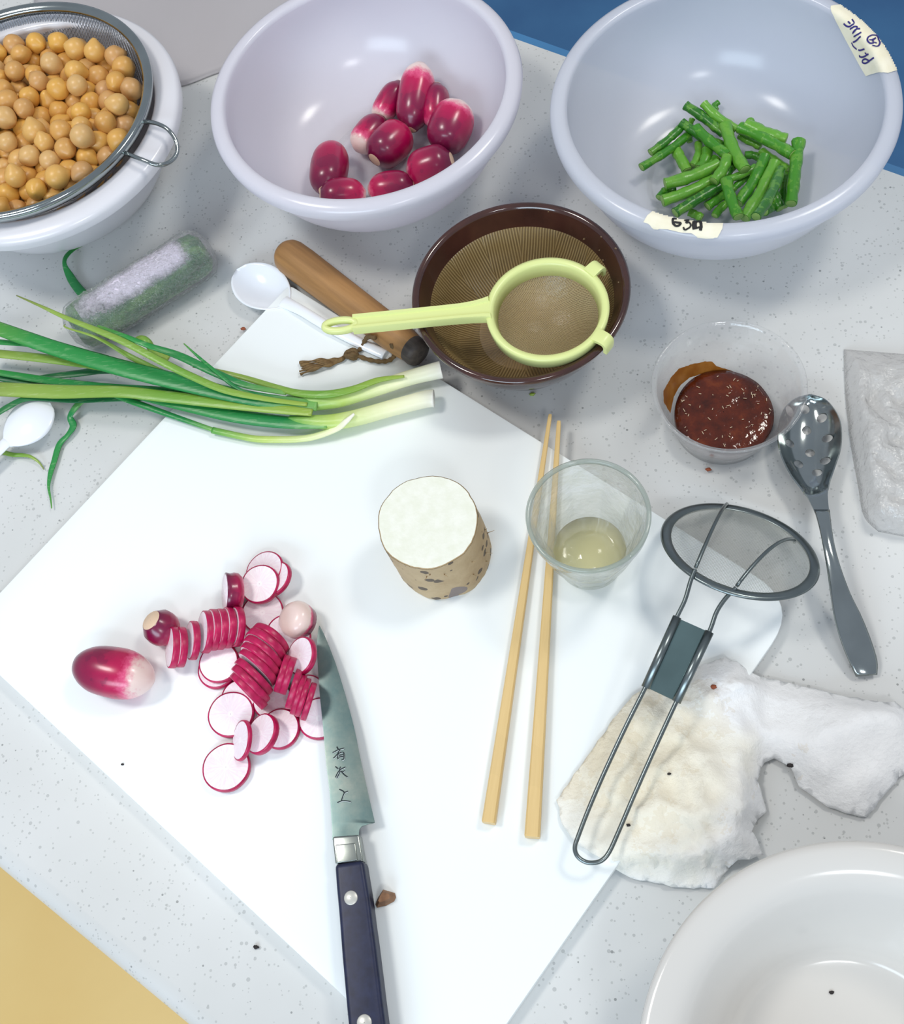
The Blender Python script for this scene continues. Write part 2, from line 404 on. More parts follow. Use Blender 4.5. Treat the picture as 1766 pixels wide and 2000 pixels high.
def mat_towel():
    t = NT('damp_paper_towel'); co = t.coord('Object')
    ds = t.new('ShaderNodeVectorMath', operation='DISTANCE'); t.link(co, ds.inputs[0]); ds.inputs[1].default_value = (-0.045, 0.005, 0.0)
    f = t.math('ADD', t.math('MULTIPLY', ds.outputs['Value'], 9.0), t.math('MULTIPLY', t.noise(24, 4), 0.55))
    c = t.ramp(f, [(0.50, (244, 236, 214)), (0.80, (247, 243, 230)), (1.0, (249, 249, 249))])
    c = t.mix(c, C4((218, 196, 152)), t.math('MULTIPLY', t.math('GREATER_THAN', t.math('SUBTRACT', t.noise(30, 5, rough=.7), t.math('MULTIPLY', ds.outputs['Value'], 2.2)), 0.45), 0.18))
    t.set(Roughness=0.8); t.color(c)
    tl = t.new('ShaderNodeBsdfTranslucent'); t.link(c, tl.inputs[0]); mx = t.new('ShaderNodeMixShader'); mx.inputs[0].default_value = 0.12; t.bump(t.noise(110, 5, rough=.65), .6, .003)
    t.link(t.b.outputs[0], mx.inputs[1]); t.link(tl.outputs[0], mx.inputs[2]); t.link(mx.outputs[0], t.out.inputs[0]); return t.m
M_towel = mat_towel()
M_bag = see_through('crinkled_clear_bag', (250, 248, 246), 0.40, 0.22, 0.5, (120, 0.9, 0.004), 0.5)
M_sheet = see_through('thin_white_plastic_sheet', (226, 222, 224), 0.80, 0.35, 0.5, None, 0.4)
M_tape = NT('masking_tape'); M_tape.color(M_tape.ramp(M_tape.noise(90, 3), [(0.3, (236, 228, 200)), (0.7, (244, 238, 216))])); M_tape.set(Roughness=0.75); M_tape = M_tape.m
M_ink = plain('black_marker', (22, 22, 26), 0.6); M_ink_b = plain('blue_pen', (44, 34, 120), 0.6)
M_yellow = NT('yellow_floor'); M_yellow.color(M_yellow.ramp(M_yellow.noise(3, 4), [(0.3, (232, 196, 122)), (0.7, (240, 208, 138))])); M_yellow.set(Roughness=0.45); M_yellow = M_yellow.m
M_blue = NT('blue_floor'); M_blue.color(M_blue.ramp(M_blue.noise(5, 5), [(0.3, (44, 92, 140)), (0.7, (58, 110, 156))])); M_blue.set(Roughness=0.6); M_blue = M_blue.m
M_blue2 = plain('blue_ledge', (66, 126, 176), 0.4)
M_dark = plain('dark_seam', (20, 24, 40), 0.6)
M_peel = NT('brown_peel'); M_peel.color(M_peel.ramp(M_peel.noise(200, 4), [(0.3, (120, 84, 58)), (0.7, (156, 116, 84))])); M_peel.set(Roughness=.7); M_peel = M_peel.m
M_crumb = plain('dark_crumb', (34, 28, 28), 0.7); M_crumb_r = plain('rusty_crumb', (150, 78, 48), 0.7)
M_residue = see_through('strained_paste', (212, 182, 132), 0.42, 0.25, 0.4, (300, 0.6, 0.001), 0.4)
M_water = see_through('water_film', (255, 255, 255), 0.02, 0.03, 0.5, (90, 1.0, 0.003), 0.5)

# ------------------------------------------------------------------ the setting
far = Vector((0.2634 + 0.0373, 0.5978 - 0.7868, 0)).normalized()           # along the counter's far edge
nrm = Vector((-far.y, far.x, 0))                                           # away from the cook
P_far = Vector((-0.0373, 0.7868, 0)); P_near = Vector((-0.4035, 0.0945, 0))
near = Vector((0.172, -0.1165, 0)).normalized()
def counter():
    a = P_far - far * 1.1; b = P_far + far * 1.3
    c = P_near + near * 1.3; d = P_near - near * 0.9
    nn = Vector((-near.y, near.x, 0))
    # cross-section: bullnose towards the cook
    prof = [(0.0, -0.04), (0.0, -0.014), (0.0012, -0.008), (0.0045, -0.0035), (0.009, -0.001), (0.015, 0.0)]
    V = []
    for p in (d, c):
        for s, z in prof: V.append(p + nn * s + Vector((0, 0, z)))
    k = len(prof)
    V += [a, b, a - Vector((0, 0, 0.04)), b - Vector((0, 0, 0.04))]
    A, B, A2, B2 = 2 * k, 2 * k + 1, 2 * k + 2, 2 * k + 3
    F = [(i, k + i, k + i + 1, i + 1) for i in range(k - 1)]
    F += [(k - 1, 2 * k - 1, B, A), (A, B, B2, A2), (A2, B2, k, 0), tuple([A2] + list(range(0, k)) + [A]), tuple([B] + list(range(2 * k - 1, k - 1, -1)) + [B2])]
    o = fixn(mk('countertop', V, F, M_counter, smooth=True, sharp=35))
    return tag(o, 'white grey-speckled solid countertop under everything', 'countertop')
counter()
def quad(name, pts, mat): return mk(name, pts, [(0, 1, 2, 3)], mat, smooth=False)
mid = (P_far + P_near) / 2
def onz(p, z): return Vector((p.x, p.y, z))
fy = quad('floor', [onz(mid - far * 3, -0.86), onz(mid - nrm * 3 - far * 3, -0.86), onz(mid - nrm * 3 + far * 3, -0.86), onz(mid + far * 3, -0.86)], M_yellow)
tag(fy, 'golden yellow floor below the near edge of the counter', kind='structure')
fb = quad('floor_far', [onz(mid - far * 3, -0.86), onz(mid + far * 3, -0.86), onz(mid + nrm * 3 + far * 3, -0.86), onz(mid + nrm * 3 - far * 3, -0.86)], M_blue)
fb.name = 'floor'; tag(fb, 'blue floor beyond the far edge of the counter', kind='structure')
# light blue ledge along the far edge, a dark gap before it
g0 = P_far + nrm * 0.004
V, F = prism([onz(g0 - far * 0.25, -0.012), onz(g0 + far * 0.9, -0.012), onz(g0 + far * 0.9 + nrm * 0.014, -0.012), onz(g0 - far * 0.25 + nrm * 0.014, -0.012)], 0.3)
tag(fixn(mk('trim_1', V, F, M_blue2, smooth=False)), 'light blue strip along the far edge of the counter', kind='structure')
V, F = prism([onz(P_far - far * 0.25 + nrm * 0.0003, -0.006), onz(P_far + far * 0.9 + nrm * 0.0003, -0.006), onz(g0 + far * 0.9 - nrm * .0003, -0.006), onz(g0 - far * 0.25 - nrm * .0003, -0.006)], 0.05)
tag(fixn(mk('trim_2', V, F, M_dark, smooth=False)), 'dark seam between counter and blue strip', kind='structure')

# ------------------------------------------------------------------ cutting board
def board():
    A = at(546, 575, BT); B = at(1553, 1186, BT); D = at(-84, 1242, BT); Cc = at(880, 2155, BT)
    # corner points from the four straight edges in the photo
    def edge(p, q): p, q = at(*p, BT), at(*q, BT); return p, (q - p)
    def inter(e1, e2):
        (p, d), (q, f) = e1, e2
        t = ((q.x - p.x) * f.y - (q.y - p.y) * f.x) / (d.x * f.y - d.y * f.x); return p + d * t
    eAB = edge((777, 688), (1290, 1008)); eAD = edge((525, 598), (0, 1157)); eDC = edge((0, 1320), (670, 1945)); eBC = edge((1475, 1305), (990, 2000))
    A, B, Cc, D = inter(eAB, eAD), inter(eAB, eBC), inter(eBC, eDC), inter(eDC, eAD)
    pts = []
    for p, a, b, r in ((A, D, B, .006), (B, A, Cc, .034), (Cc, B, D, .02), (D, Cc, A, .02)):
        u = (a - p).normalized(); v = (b - p).normalized()
        for k in range(9):
            t = k / 8; q = (1 - t) ** 2; pts.append(p + u * r * q + v * r * t * t)
    pts = pts[::-1]
    o = mk('cutting_board', *prism(pts, BT - 0.0005), M_board, smooth=False)
    if o.data.polygons[0].normal.z < 0: fixn(o)
    bevel(o, 0.0012, 2)
    return tag(o, 'large thin white plastic cutting board lying askew on the speckled counter', 'cutting board')
board()

# ------------------------------------------------------------------ plastic bowls
def bowl_parts(c, R, h, rb, t=0.0022, fl=0.013, z0=0.0, lipd=0.012):
    inn = []; Ri = R - fl
    for k in range(15):
        a = k / 14; rr = rb + (Ri - rb) * math.sin(a * PI / 2) ** 0.92; zz = 0.010 + (h - 0.004 - 0.010) * (1 - math.cos(a * PI / 2)) ** 1.0
        inn.append((rr, zz))
    inn = [(0.0005, 0.0045), (rb * 0.6, 0.0045), (rb * 0.9, 0.0055)] + inn
    out = [(r + t * (0.4 if i < 3 else 1), z - t * (1.4 if i < 4 else 0.9)) for i, (r, z) in enumerate(inn)]
    out[0] = (0.0005, 0.0018); out[1] = (rb * 0.6, 0.0018); out[2] = (rb * 0.86, 0.0010)
    rim = [(Ri, h - 0.003), (Ri + 0.0012, h - 0.0006), (Ri + 0.003, h), (Ri + 0.0045, h + .0003), (R - 0.004, h - 0.0008), (R - 0.001, h - 0.0028), (R, h - 0.006), (R - 0.001, h - lipd), (R - 0.0024, h - lipd), (R - 0.0035, h - 0.006), (Ri + 0.004, h - 0.0045)]
    foot = [(rb * 0.86, 0.0), (rb * 0.94, 0.0)]
    body = inn + rim + out[::-1][:-3] + foot[::-1] + [out[2], out[1], out[0]]
    return [(r, z + z0) for r, z in body]
def plastic_bowl(name, label, c, R, h, rb, mat, t=0.0022, fl=.013):
    V, F = lathe(bowl_parts(c, R, h, rb, t, fl), 128, (c[0], c[1], c[2] if len(c) > 2 else 0), cap=False)
    o = fixn(mk(name, V, F, mat, smooth=True, sharp=60)); tag(o, label, 'bowl'); return o
CR = (-0.1507, 0.6593); CB = (0.1175, 0.6083); CP = (-0.4240, 0.6602)
bowl_r = plastic_bowl('plastic_bowl', 'milky white plastic bowl holding whole red radishes', CR, 0.1236, 0.088, 0.050, M_bowl_a)
bowl_b = plastic_bowl('plastic_bowl', 'translucent milky plastic bowl with masking tape labels, holding green beans', CB, 0.1255, 0.092, 0.055, M_bowl_b)
bowl_p = plastic_bowl('plastic_bowl', 'opaque white plastic bowl under the steel strainer of chickpeas', CP, 0.1236, 0.086, 0.052, M_bowl_c, fl=.021)
BV_r = bvh([bowl_r]); BV_b = bvh([bowl_b])
def hit(bv, px, py, off=0.0):
    d = ray(px, py); p, n, i, dist = bv.ray_cast(CAMP, d)
    if p is None: return None
    if n.dot(d) > 0: n = -n
    return p + n * off, n

# ------------------------------------------------------------------ masking tape with handwriting, laid on the bowl
def on_surface_patch(poly, bv, off, step=2.0, jig=0.0):
    xs = [p[0] for p in poly]; ys = [p[1] for p in poly]
    pts2 = list(poly); n = len(pts2)
    # densify the outline
    dense = []
    for i in range(n):
        a, b = poly[i], poly[(i + 1) % n]; L = math.dist(a, b); k = max(1, int(L / step))
        for s in range(k):
            t = s / k; dense.append((a[0] + (b[0] - a[0]) * t + random.uniform(-jig, jig), a[1] + (b[1] - a[1]) * t + random.uniform(-jig, jig)))
    m_ = len(dense); P = [Vector(p) for p in dense]
    y = min(ys)
    while y < max(ys):
        x = min(xs)
        while x < max(xs):
            if inpoly(x, y, dense): P.append(Vector((x, y)))
            x += step
        y += step
    v, e, f, *_ = G.delaunay_2d_cdt(P, [], [list(range(m_))], 1, 1e-4)
    V, ok = [], []
    for p in v:
        h_ = hit(bv, p.x, p.y, off)
        V.append(h_[0] if h_ else None)
    F = []
    for q in f:
        if any(V[i] is None for i in q): continue
        if max((V[q[i]] - V[q[i - 1]]).length for i in range(len(q))) > 0.012: continue
        F.append(tuple(q))
    par = list(range(len(V)))
    def find(a):
        while par[a] != a: par[a] = par[par[a]]; a = par[a]
        return a
    for q in F:
        for i in q[1:]: par[find(i)] = find(q[0])
    cnt = {}
    for q in F: cnt[find(q[0])] = cnt.get(find(q[0]), 0) + 1
    big = max(cnt, key=cnt.get); F = [q for q in F if find(q[0]) == big]
    V = [x if x is not None else Vector((0, 0, 0)) for x in V]
    used = sorted({i for q in F for i in q}); mp = {k: j for j, k in enumerate(used)}
    return [V[i] for i in used], [tuple(mp[i] for i in q) for q in F]
def strokes_on(bv, strokes, off, wid):
    parts = []
    for s in strokes:
        w = wid
        if isinstance(s, tuple): s, w = s
        pts = smoothp(s, 5)
        P = [hit(bv, x, y, off) for x, y in pts]
        P = [p for p in P if p]
        if len(P) < 2: continue
        n = P[len(P) // 2][1]
        parts.append(tube([p[0] for p in P], w, 6, flat=0.25, up=n))
    return merge(*parts)
TA = K(1600, 0, 10.64, [(245, 130), (500, 100), (690, 130), (830, 190), (1000, 345), (1040, 380), (1080, 345), (1100, 400), (1300, 700), (1440, 940), (1600, 1260), (1700, 1440), (1430, 1530), (1250, 1500), (1100, 1540), (990, 1580), (870, 1380), (560, 810), (240, 190)])
V, F = on_surface_patch(TA, BV_b, 0.0007, 2.5)
tape1 = mk('masking_tape', V, F, M_tape); tag(tape1, 'cream masking tape label with blue handwriting at the top right rim of the bean bowl', 'tape', 'masking tape labels on the bean bowl')
ST = [[(770, 410), (822, 490), (735, 542), (660, 522), (612, 478)], [(690, 452), (742, 502)], [(750, 600), (800, 566), (890, 566), (868, 620), (815, 675), (862, 615), (955, 606)],
      [(840, 740), (985, 680)], [(825, 855), (880, 835), (990, 745)], [(792, 865), (830, 940), (905, 1003)], [(945, 1018), (985, 1026), (1078, 1000)],
      [(968, 1125), (972, 1160), (1050, 1166), (1168, 1106)], [(1090, 1080), (1132, 1116)], [(1285, 1195), (1225, 1222), (1160, 1270), (1090, 1300), (1030, 1275), (1050, 1225), (1110, 1210), (1195, 1255)],
      [(1205, 740), (1135, 780), (1122, 850), (1180, 905), (1260, 900)], [(1205, 740), (1300, 750), (1350, 830), (1382, 900), (1335, 970), (1230, 945)], [(1160, 832), (1215, 835), (1290, 800), (1235, 840), (1250, 880), (1312, 910)]]
V, F = strokes_on(BV_b, [[(x - 9 - .06 * (x - 1680), y + 1) for x, y in K(1600, 0, 10.64, s)] for s in ST], 0.0011, 0.0006)
mk('handwriting', V, F, M_ink_b, tape1)
TB = K(1240, 390, 9.295, [(400, 160), (620, 235), (900, 290), (1150, 320), (1350, 335), (1620, 335), (1590, 530), (1540, 620), (1500, 690), (1300, 700), (1140, 680), (1030, 610), (850, 600), (600, 540), (350, 530), (250, 440), (160, 410), (230, 290)])
V, F = on_surface_patch(TB, BV_b, 0.0007, 2.5)
tape2 = mk('masking_tape', V, F, M_tape); tag(tape2, 'cream masking tape label with black marker on the near rim of the bean bowl', 'tape', 'masking tape labels on the bean bowl')
ST = [([(675, 270), (760, 276)], .0007), ([(690, 275), (697, 350), (750, 395), (805, 385), (832, 345), (780, 335), (715, 325)], .0008), ([(895, 305), (975, 302), (930, 335), (1000, 345), (1016, 390), (980, 435), (910, 455), (880, 420)], .0006),
      ([(1085, 325), (1082, 390), (1092, 455)], .0016), ([(1090, 330), (1140, 325), (1185, 325), (1205, 400), (1190, 478)], .001), ([(1110, 435), (1230, 405)], .0007)]
V, F = strokes_on(BV_b, [([(x, y + 10) for x, y in K(1240, 390, 9.295, s)], w) for s, w in ST], 0.0011, 0.0008)
mk('handwriting', V, F, M_ink, tape2)

# ------------------------------------------------------------------ radishes
def inside_pt(bv, px, py, clear):
    """a point 'clear' above the bowl's inner surface, seen at this pixel"""
    d = ray(px, py); p, n, i, dist = bv.ray_cast(CAMP, d)
    if n.dot(d) > 0: n = -n
    return p - d * (clear / max(0.35, -n.dot(d)))
def radish_profile(L, r, tip=0.72, blunt=0.8, cut=0.35, n=22, ex=4.0):
    pr = []
    for k in range(n + 1):
        t = k / n
        e = (1 - abs(2 * t - 1) ** ex) ** 0.5
        w = tip + (blunt - tip) * t
        base = r * e * (w + (1 - w) * math.sin(PI * min(1, t * 1.0)) ** 0.7)
        pr.append((max(base, r * (min(.3, cut) if k == 0 else cut if k == n else 0)), L * (t - 0.5)))
    return pr
def radish(label, p0, p1, r, mat=None, group='whole radishes in the milky bowl', cutcol=True, cut=0.40, tipw=0.8):
    p0, p1 = Vector(p0), Vector(p1); c = (p0 + p1) / 2; L = (p1 - p0).length * (1.06 if 'board' not in label else 1.0); M = frame(p1 - p0)
    pr = radish_profile(L, r, tipw, 0.9, cut, 22, 4.0 if 'board' not in label else 2.7)
    V, F = lathe(pr, 28)
    V = [v * (1 + 0.035 * noise.noise(v * 60 + c * 50)) for v in V]
    root = thing('radish', label, 'radish', (c.x, c.y, c.z), group)
    local('skin', (V, F), mat or M_rad, root, M, c)
    zt = L * 0.5
    if cutcol: local('cut_end', lathe([(0.0002, zt + 0.0004), (r * cut * 0.85, zt + 0.0004), (r * cut * 0.97, zt - 0.0004)], 20, cap=False), M_yamcut_r, root, M, c)
    return root
M_yamcut_r = plain('dry_cut_end', (226, 196, 166), 0.5)
# (label, px ends white-end first, radius, clearances, material)
RB = [
 ('long upright magenta radish with a pale frosted tip at the top of the pile', (822, 128), (802, 249), .0150, .021, .019, M_rad),
 ('slim radish with a white lower tip, left of the long upright one', (737, 236), (782, 164), .0108, .012, .016, M_rad),
 ('small radish with a round cream cut end facing up', (848, 246), (853, 168), .0118, .014, .020, M_rad2),
 ('largest dark purple radish with a blushed white end, leaning on the right wall', (899, 204), (862, 290), .0178, .019, .018, M_rad),
 ('medium radish with a white tip beside the shiny round one', (698, 290), (745, 234), .0130, .014, .014, M_rad),
 ('plump shiny crimson radish lying in the middle of the bowl', (792, 252), (733, 310), .0168, .018, .018, M_rad2),
 ('stubby dark radish standing apart at the lower left of the bowl', (650, 288), (637, 371), .0158, .018, .018, M_rad2),
 ('radish half hidden by the near rim, low on the left', (712, 382), (628, 380), .0140, .015, .016, M_rad2),
 ('radish lying flat behind the near rim, in the middle', (722, 372), (806, 362), .0135, .014, .014, M_rad2),
 ('dark round radish behind the rim at the lower right', (800, 338), (880, 312), .0160, .017, .018, M_rad2),
]
for lab, a, b, r, ca, cb, mt in RB:
    radish(lab, inside_pt(BV_r, *a, ca), inside_pt(BV_r, *b, cb), r, mt)
# water in the bottom of the radish bowl
V, F = lathe([(0.0005, 0.0062), (0.02, 0.0064), (0.043, 0.0062), (0.046, 0.0052)], 64, (CR[0], CR[1], 0), cap=False)
tag(mk('water_puddle', V, F, M_water), 'thin puddle of water under the radishes in the milky bowl', 'water', kind='stuff')

# whole radish, end pieces and slices on the board
radish('whole purple red radish with a white tip lying on the cutting board', at(301, 1330, BT + .0165), at(146, 1297, BT + .0165), .0172, None, 'radishes on the cutting board', False, .12)
def lump(name, label, c, axis, r, L, cut, mat, cutmat, cat='radish', tipw=.9, group='radishes on the cutting board'):
    c = Vector(c); M = frame(axis)
    pr = [(r * 0.45, -L / 2), (r * 0.78, -L * 0.42), (r * 0.97, -L * 0.2), (r, 0), (r * 0.95, L * 0.22), (r * cut * 1.08, L * 0.46), (r * cut, L / 2)]
    root = thing(name, label, cat, c, group)
    local('skin', lathe(pr, 28), mat, root, M, c)
    local('cut_face', lathe([(0.0002, L / 2 + .0004), (r * cut * 0.94, L / 2 + .0004), (r * cut, L / 2 - .0002)], 28, cap=False), cutmat, root, M, c)
    return root
lump('radish_end', 'barrel shaped radish end with a round cream cut facing up left', at(315, 1226, BT + .0125), (-0.42, .25, .86), .0125, .020, .60, M_rad2, M_yamcut_r)
lump('radish_end', 'pale tipped radish end with red only down its right side', at(580, 1210, BT + .0125), (.50, -.05, -.86), .0128, .017, .8, mat_radish('radish_skin_mostly_white', 0.60), M_yamcut_r)
def slice_(label, px, py, d_px, th, nrm_, lift=0.0, grp='radish slices on the cutting board', asp=1.0, seed=0):
    n = Vector(nrm_).normalized(); sc = 2430.0; r = d_px / 2 / sc
    tilt = math.acos(max(-1, min(1, n.z)))
    zc = BT + r * math.sin(tilt) + th / 2 * abs(math.cos(tilt)) + lift + 0.0002
    c = at(px, py, zc); M = frame(n, (1, 0.2 * seed, 0))
    wob = lambda v, k: v * (1 + 0.03 * noise.noise(Vector((v.x * 90 + k, v.y * 90, seed))))
    root = thing('radish_slice', label, 'radish slice', (c.x, c.y, max(BT, c.z - r * math.sin(tilt) - th / 2)), grp)
    h = th / 2; e = 0.0011
    fl = lathe([(0.0002, h), (r - e, h), (r - e, -h), (0.0002, -h)], 40, cap=False)
    sk = lathe([(r - e * 0.9, h + .00003), (r - e * .1, h - .0003), (r, h * 0.3), (r, -h * 0.3), (r - e * .1, -h + .0003), (r - e * 0.9, -h - .00003)], 40, cap=False)
    for nm, pt, mt, sh in (('flesh', fl, M_flesh, 40), ('skin', sk, M_rskin, 75)):
        V = [Vector((v.x * asp, v.y, v.z)) * 1.0 for v in pt[0]]
        V = [Vector((wob(v, seed).x, wob(v, seed).y, v.z)) for v in V]
        local(nm, (V, pt[1]), mt, root, M, c, sharp=sh)
    return root
UP = (0, 0, 1)
A_ = (-0.80, -0.10, 0.52)          # run leaning right, faces to the left
B_ = (-0.42, -0.72, 0.40)          # run leaning back, faces down left
D_ = (-0.86, 0.22, 0.30)
SL = [
 # lowest layer
 ('pinkish slice under the top left of the stack of leaning slices', 514, 1198, 72, .004, (0.05, 0, 1), 0),
 ('slice mostly covered by the upper leaning row', 447, 1258, 60, .003, UP, 0),
 ('slice mostly covered at the heart of the pile', 497, 1240, 60, .003, UP, 0),
 ('slice peeking out under the near end of the middle row', 468, 1362, 60, .003, UP, 0),
 ('slice in shade between the middle and the right rows', 533, 1368, 66, .003, UP, 0),
 ('pale slice under the right row beside the blade', 601, 1352, 58, .003, UP, 0),
 ('slice half covered by the knife blade', 624, 1404, 68, .004, UP, 0),
 ('broad pale slice with hardly any red edge at its top', 563, 1243, 76, .004, (0.1, -.1, 1), .004),
 # loose ones at the top
 ('slice furthest right in the top fan of three, rim showing', 540, 1131, 62, .0035, (-.45, .1, .9), 0),
 ('slice at the back of the top fan of three', 518, 1113, 68, .0035, (-.18, .1, 1), .002),
 ('slice at the front of the top fan, whole round face showing', 509, 1142, 68, .0042, (-.12, -.05, 1), .006),
 # left pair
 ('round slice lying under another, left of the middle row', 426, 1307, 67, .004, UP, 0),
 ('white faced round slice on top of another, left of the middle row', 429, 1295, 68, .004, (0, -.05, 1), .0042),
 # bottom group
 ('large round slice just under the tip of the middle row', 452, 1396, 76, .004, (0.02, .02, 1), 0),
 ('slice at the right end of the lower fan', 548, 1424, 66, .004, (-.05, .02, 1), 0),
 ('slice in the middle of the lower fan, thick red rim on its right', 513, 1434, 66, .0045, (-.52, .1, .85), .001),
 ('small oval slice leaning over the lower fan', 473, 1446, 64, .003, (-.75, -.05, .66), .0),
 ('lowest slice of all, lying flat near the knife', 443, 1500, 77, .0045, (0.03, .06, 1), 0),
 # dark disc near the tip
 ('dark rimmed tilted slice next to the knife tip', 590, 1281, 62, .0042, (-.55, -.05, .83), .012),
]
for k, (lab, px, py, d, th, n, lift) in enumerate(SL): slice_(lab, px, py, d, th, n, lift, seed=k)
lump('radish_end', 'thick radish chunk on its side at the top left of the pile, white face left', at(457, 1157, BT + .0135), (-0.85, -.12, .42), .0138, .0125, .93, M_rad2, M_flesh)
names = ['first', 'second', 'third', 'fourth', 'fifth', 'sixth', 'seventh', 'eighth', 'ninth']
for k, (px, py, d, th) in enumerate([(338, 1265, 68, .0050), (353, 1264, 68, .0048), (377, 1251, 68, .0048), (402, 1234, 76, .0050), (416, 1230, 76, .0050), (430, 1229, 75, .0048), (445, 1226, 75, .0048), (462, 1224, 74, .0048)]):
    slice_('%s slice from the left end of the upper leaning row' % names[k], px, py, d, th, A_, .0005, 'slices leaning in the upper row', .9, k)
for k, (px, py, d, th) in enumerate([(486, 1348, 82, .0056), (490, 1336, 86, .0050), (496, 1322, 84, .0050), (504, 1303, 84, .0050), (508, 1290, 84, .0050), (513, 1277, 84, .0050), (519, 1262, 82, .0056), (527, 1250, 76, .0050)]):
    slice_('%s slice from the near end of the long middle row' % names[k], px, py, d, th, (-.70 + .025 * k, -.70 - .02 * k, .02 + .035 * k), .001, 'slices leaning in the middle row', .92, k + 20)
for k, (px, py, d, th) in enumerate([(552, 1316, 72, .0046), (563, 1320, 72, .0046), (574, 1346, 76, .0044), (583, 1357, 76, .0040), (592, 1362, 74, .0038), (603, 1370, 72, .0040)]):
    slice_('%s slice from the left in the right row against the blade' % names[k], px, py, d, th, D_, .003 if k < 2 else 0, 'slices leaning in the right row', .85, k + 40)

# ------------------------------------------------------------------ green beans
BC = [  # crop pixels (x0,y0,x1,y1,width,clearance cm, label)
 (560, 980, 700, 1000, 70, .5, 'short bean piece at the bottom left, under two longer ones'),
 (1010, 420, 1200, 520, 55, .9, 'dark bean piece in shade right of the middle'),
 (1060, 600, 1210, 640, 60, .8, 'short bean piece in shade under the crossing bean'),
 (800, 100, 785, 170, 45, .5, 'thin dark bean end poking out at the very top'),
 (1110, 265, 1180, 330, 60, .6, 'dark bean end behind the pale double bean'),
 (550, 265, 530, 470, 45, .5, 'thin dark bean end pointing down between the two left beans'),
 (640, 225, 870, 320, 60, 1.0, 'bean wedged behind the two uppermost beans'),
 (450, 330, 160, 575, 62, 1.1, 'upper one of the two long beans pointing down left'),
 (560, 370, 80, 710, 62, 1.3, 'longest bean, pointing down left, farthest from the pile'),
 (500, 135, 840, 390, 72, 1.6, 'dark thick bean reaching to the top left'),
 (670, 115, 965, 345, 66, 2.0, 'straight bean at the very top of the pile'),
 (460, 300, 870, 530, 70, 1.4, 'bean running behind the pale yellow-green one'),
 (380, 530, 500, 750, 80, .9, 'freckled bean standing at the left gap'),
 (610, 490, 560, 700, 62, .9, 'upright bean piece left of the middle'),
 (700, 550, 630, 730, 80, 1.1, 'short fat bean piece with a water drop'),
 (780, 640, 740, 760, 72, 1.1, 'short bean stub beside the middle piece'),
 (1080, 310, 1440, 450, 92, 1.5, 'broad knobbly bean along the upper right'),
 (1020, 345, 1500, 590, 84, 2.1, 'long bumpy bean slanting down to the right'),
 (590, 350, 890, 600, 78, 2.2, 'pale yellow-green bean in the upper middle'),
 (875, 330, 1050, 730, 88, 2.5, 'pale fat bean crossing the centre from the top'),
 (1225, 570, 1470, 740, 60, 1.3, 'bean slanting towards the upright right bean'),
 (1430, 770, 1440, 880, 60, .9, 'dark bean stub behind the upright right bean'),
 (1570, 490, 1500, 1050, 84, 1.8, 'upright bean with a knobbed top at the far right'),
 (245, 1010, 380, 920, 66, .9, 'short bean stub at the lower left corner'),
 (305, 875, 790, 690, 90, 1.8, 'fat bean lying across the lower left, blunt end out'),
 (280, 1035, 740, 840, 84, 1.4, 'lumpy bean just below the fat lower left bean'),
 (960, 680, 860, 820, 64, 1.8, 'short bean piece right of the middle stub'),
 (880, 620, 760, 845, 78, 2.5, 'short smooth bean stub in the very middle'),
 (860, 840, 1150, 720, 56, 2.1, 'thin bean running from the centre to the right'),
 (1100, 800, 940, 930, 52, 1.5, 'thin bean in the gap under the centre'),
 (700, 1090, 860, 970, 70, 1.2, 'bean stub with a rounded end near the bottom'),
 (770, 1180, 900, 1050, 60, 1.0, 'bean piece at the bottom edge, partly cut off by the rim'),
 (400, 1150, 810, 900, 76, 1.8, 'straight bean along the lower left, above the tape'),
 (530, 1150, 640, 1200, 60, .6, 'bean tip just above the tape'),
 (1240, 1140, 1330, 1090, 70, .8, 'bean tip at the lower right, behind the rim'),
 (1340, 980, 1400, 1110, 80, .8, 'dark bean in shade at the lower right'),
 (1440, 890, 1430, 1090, 60, .9, 'dark upright bean just left of the right-hand upright'),
 (1240, 630, 1000, 1050, 82, 2.3, 'first of three parallel beans at the lower right, counted from the left'),
 (1335, 690, 1060, 1190, 86, 2.4, 'middle one of three parallel beans at the lower right'),
 (1390, 750, 1170, 1180, 72, 2.3, 'last of three parallel beans at the lower right, pale on top'),
 (880, 850, 990, 1185, 78, 2.9, 'pale straight bean in front of the parallel beans'),
]
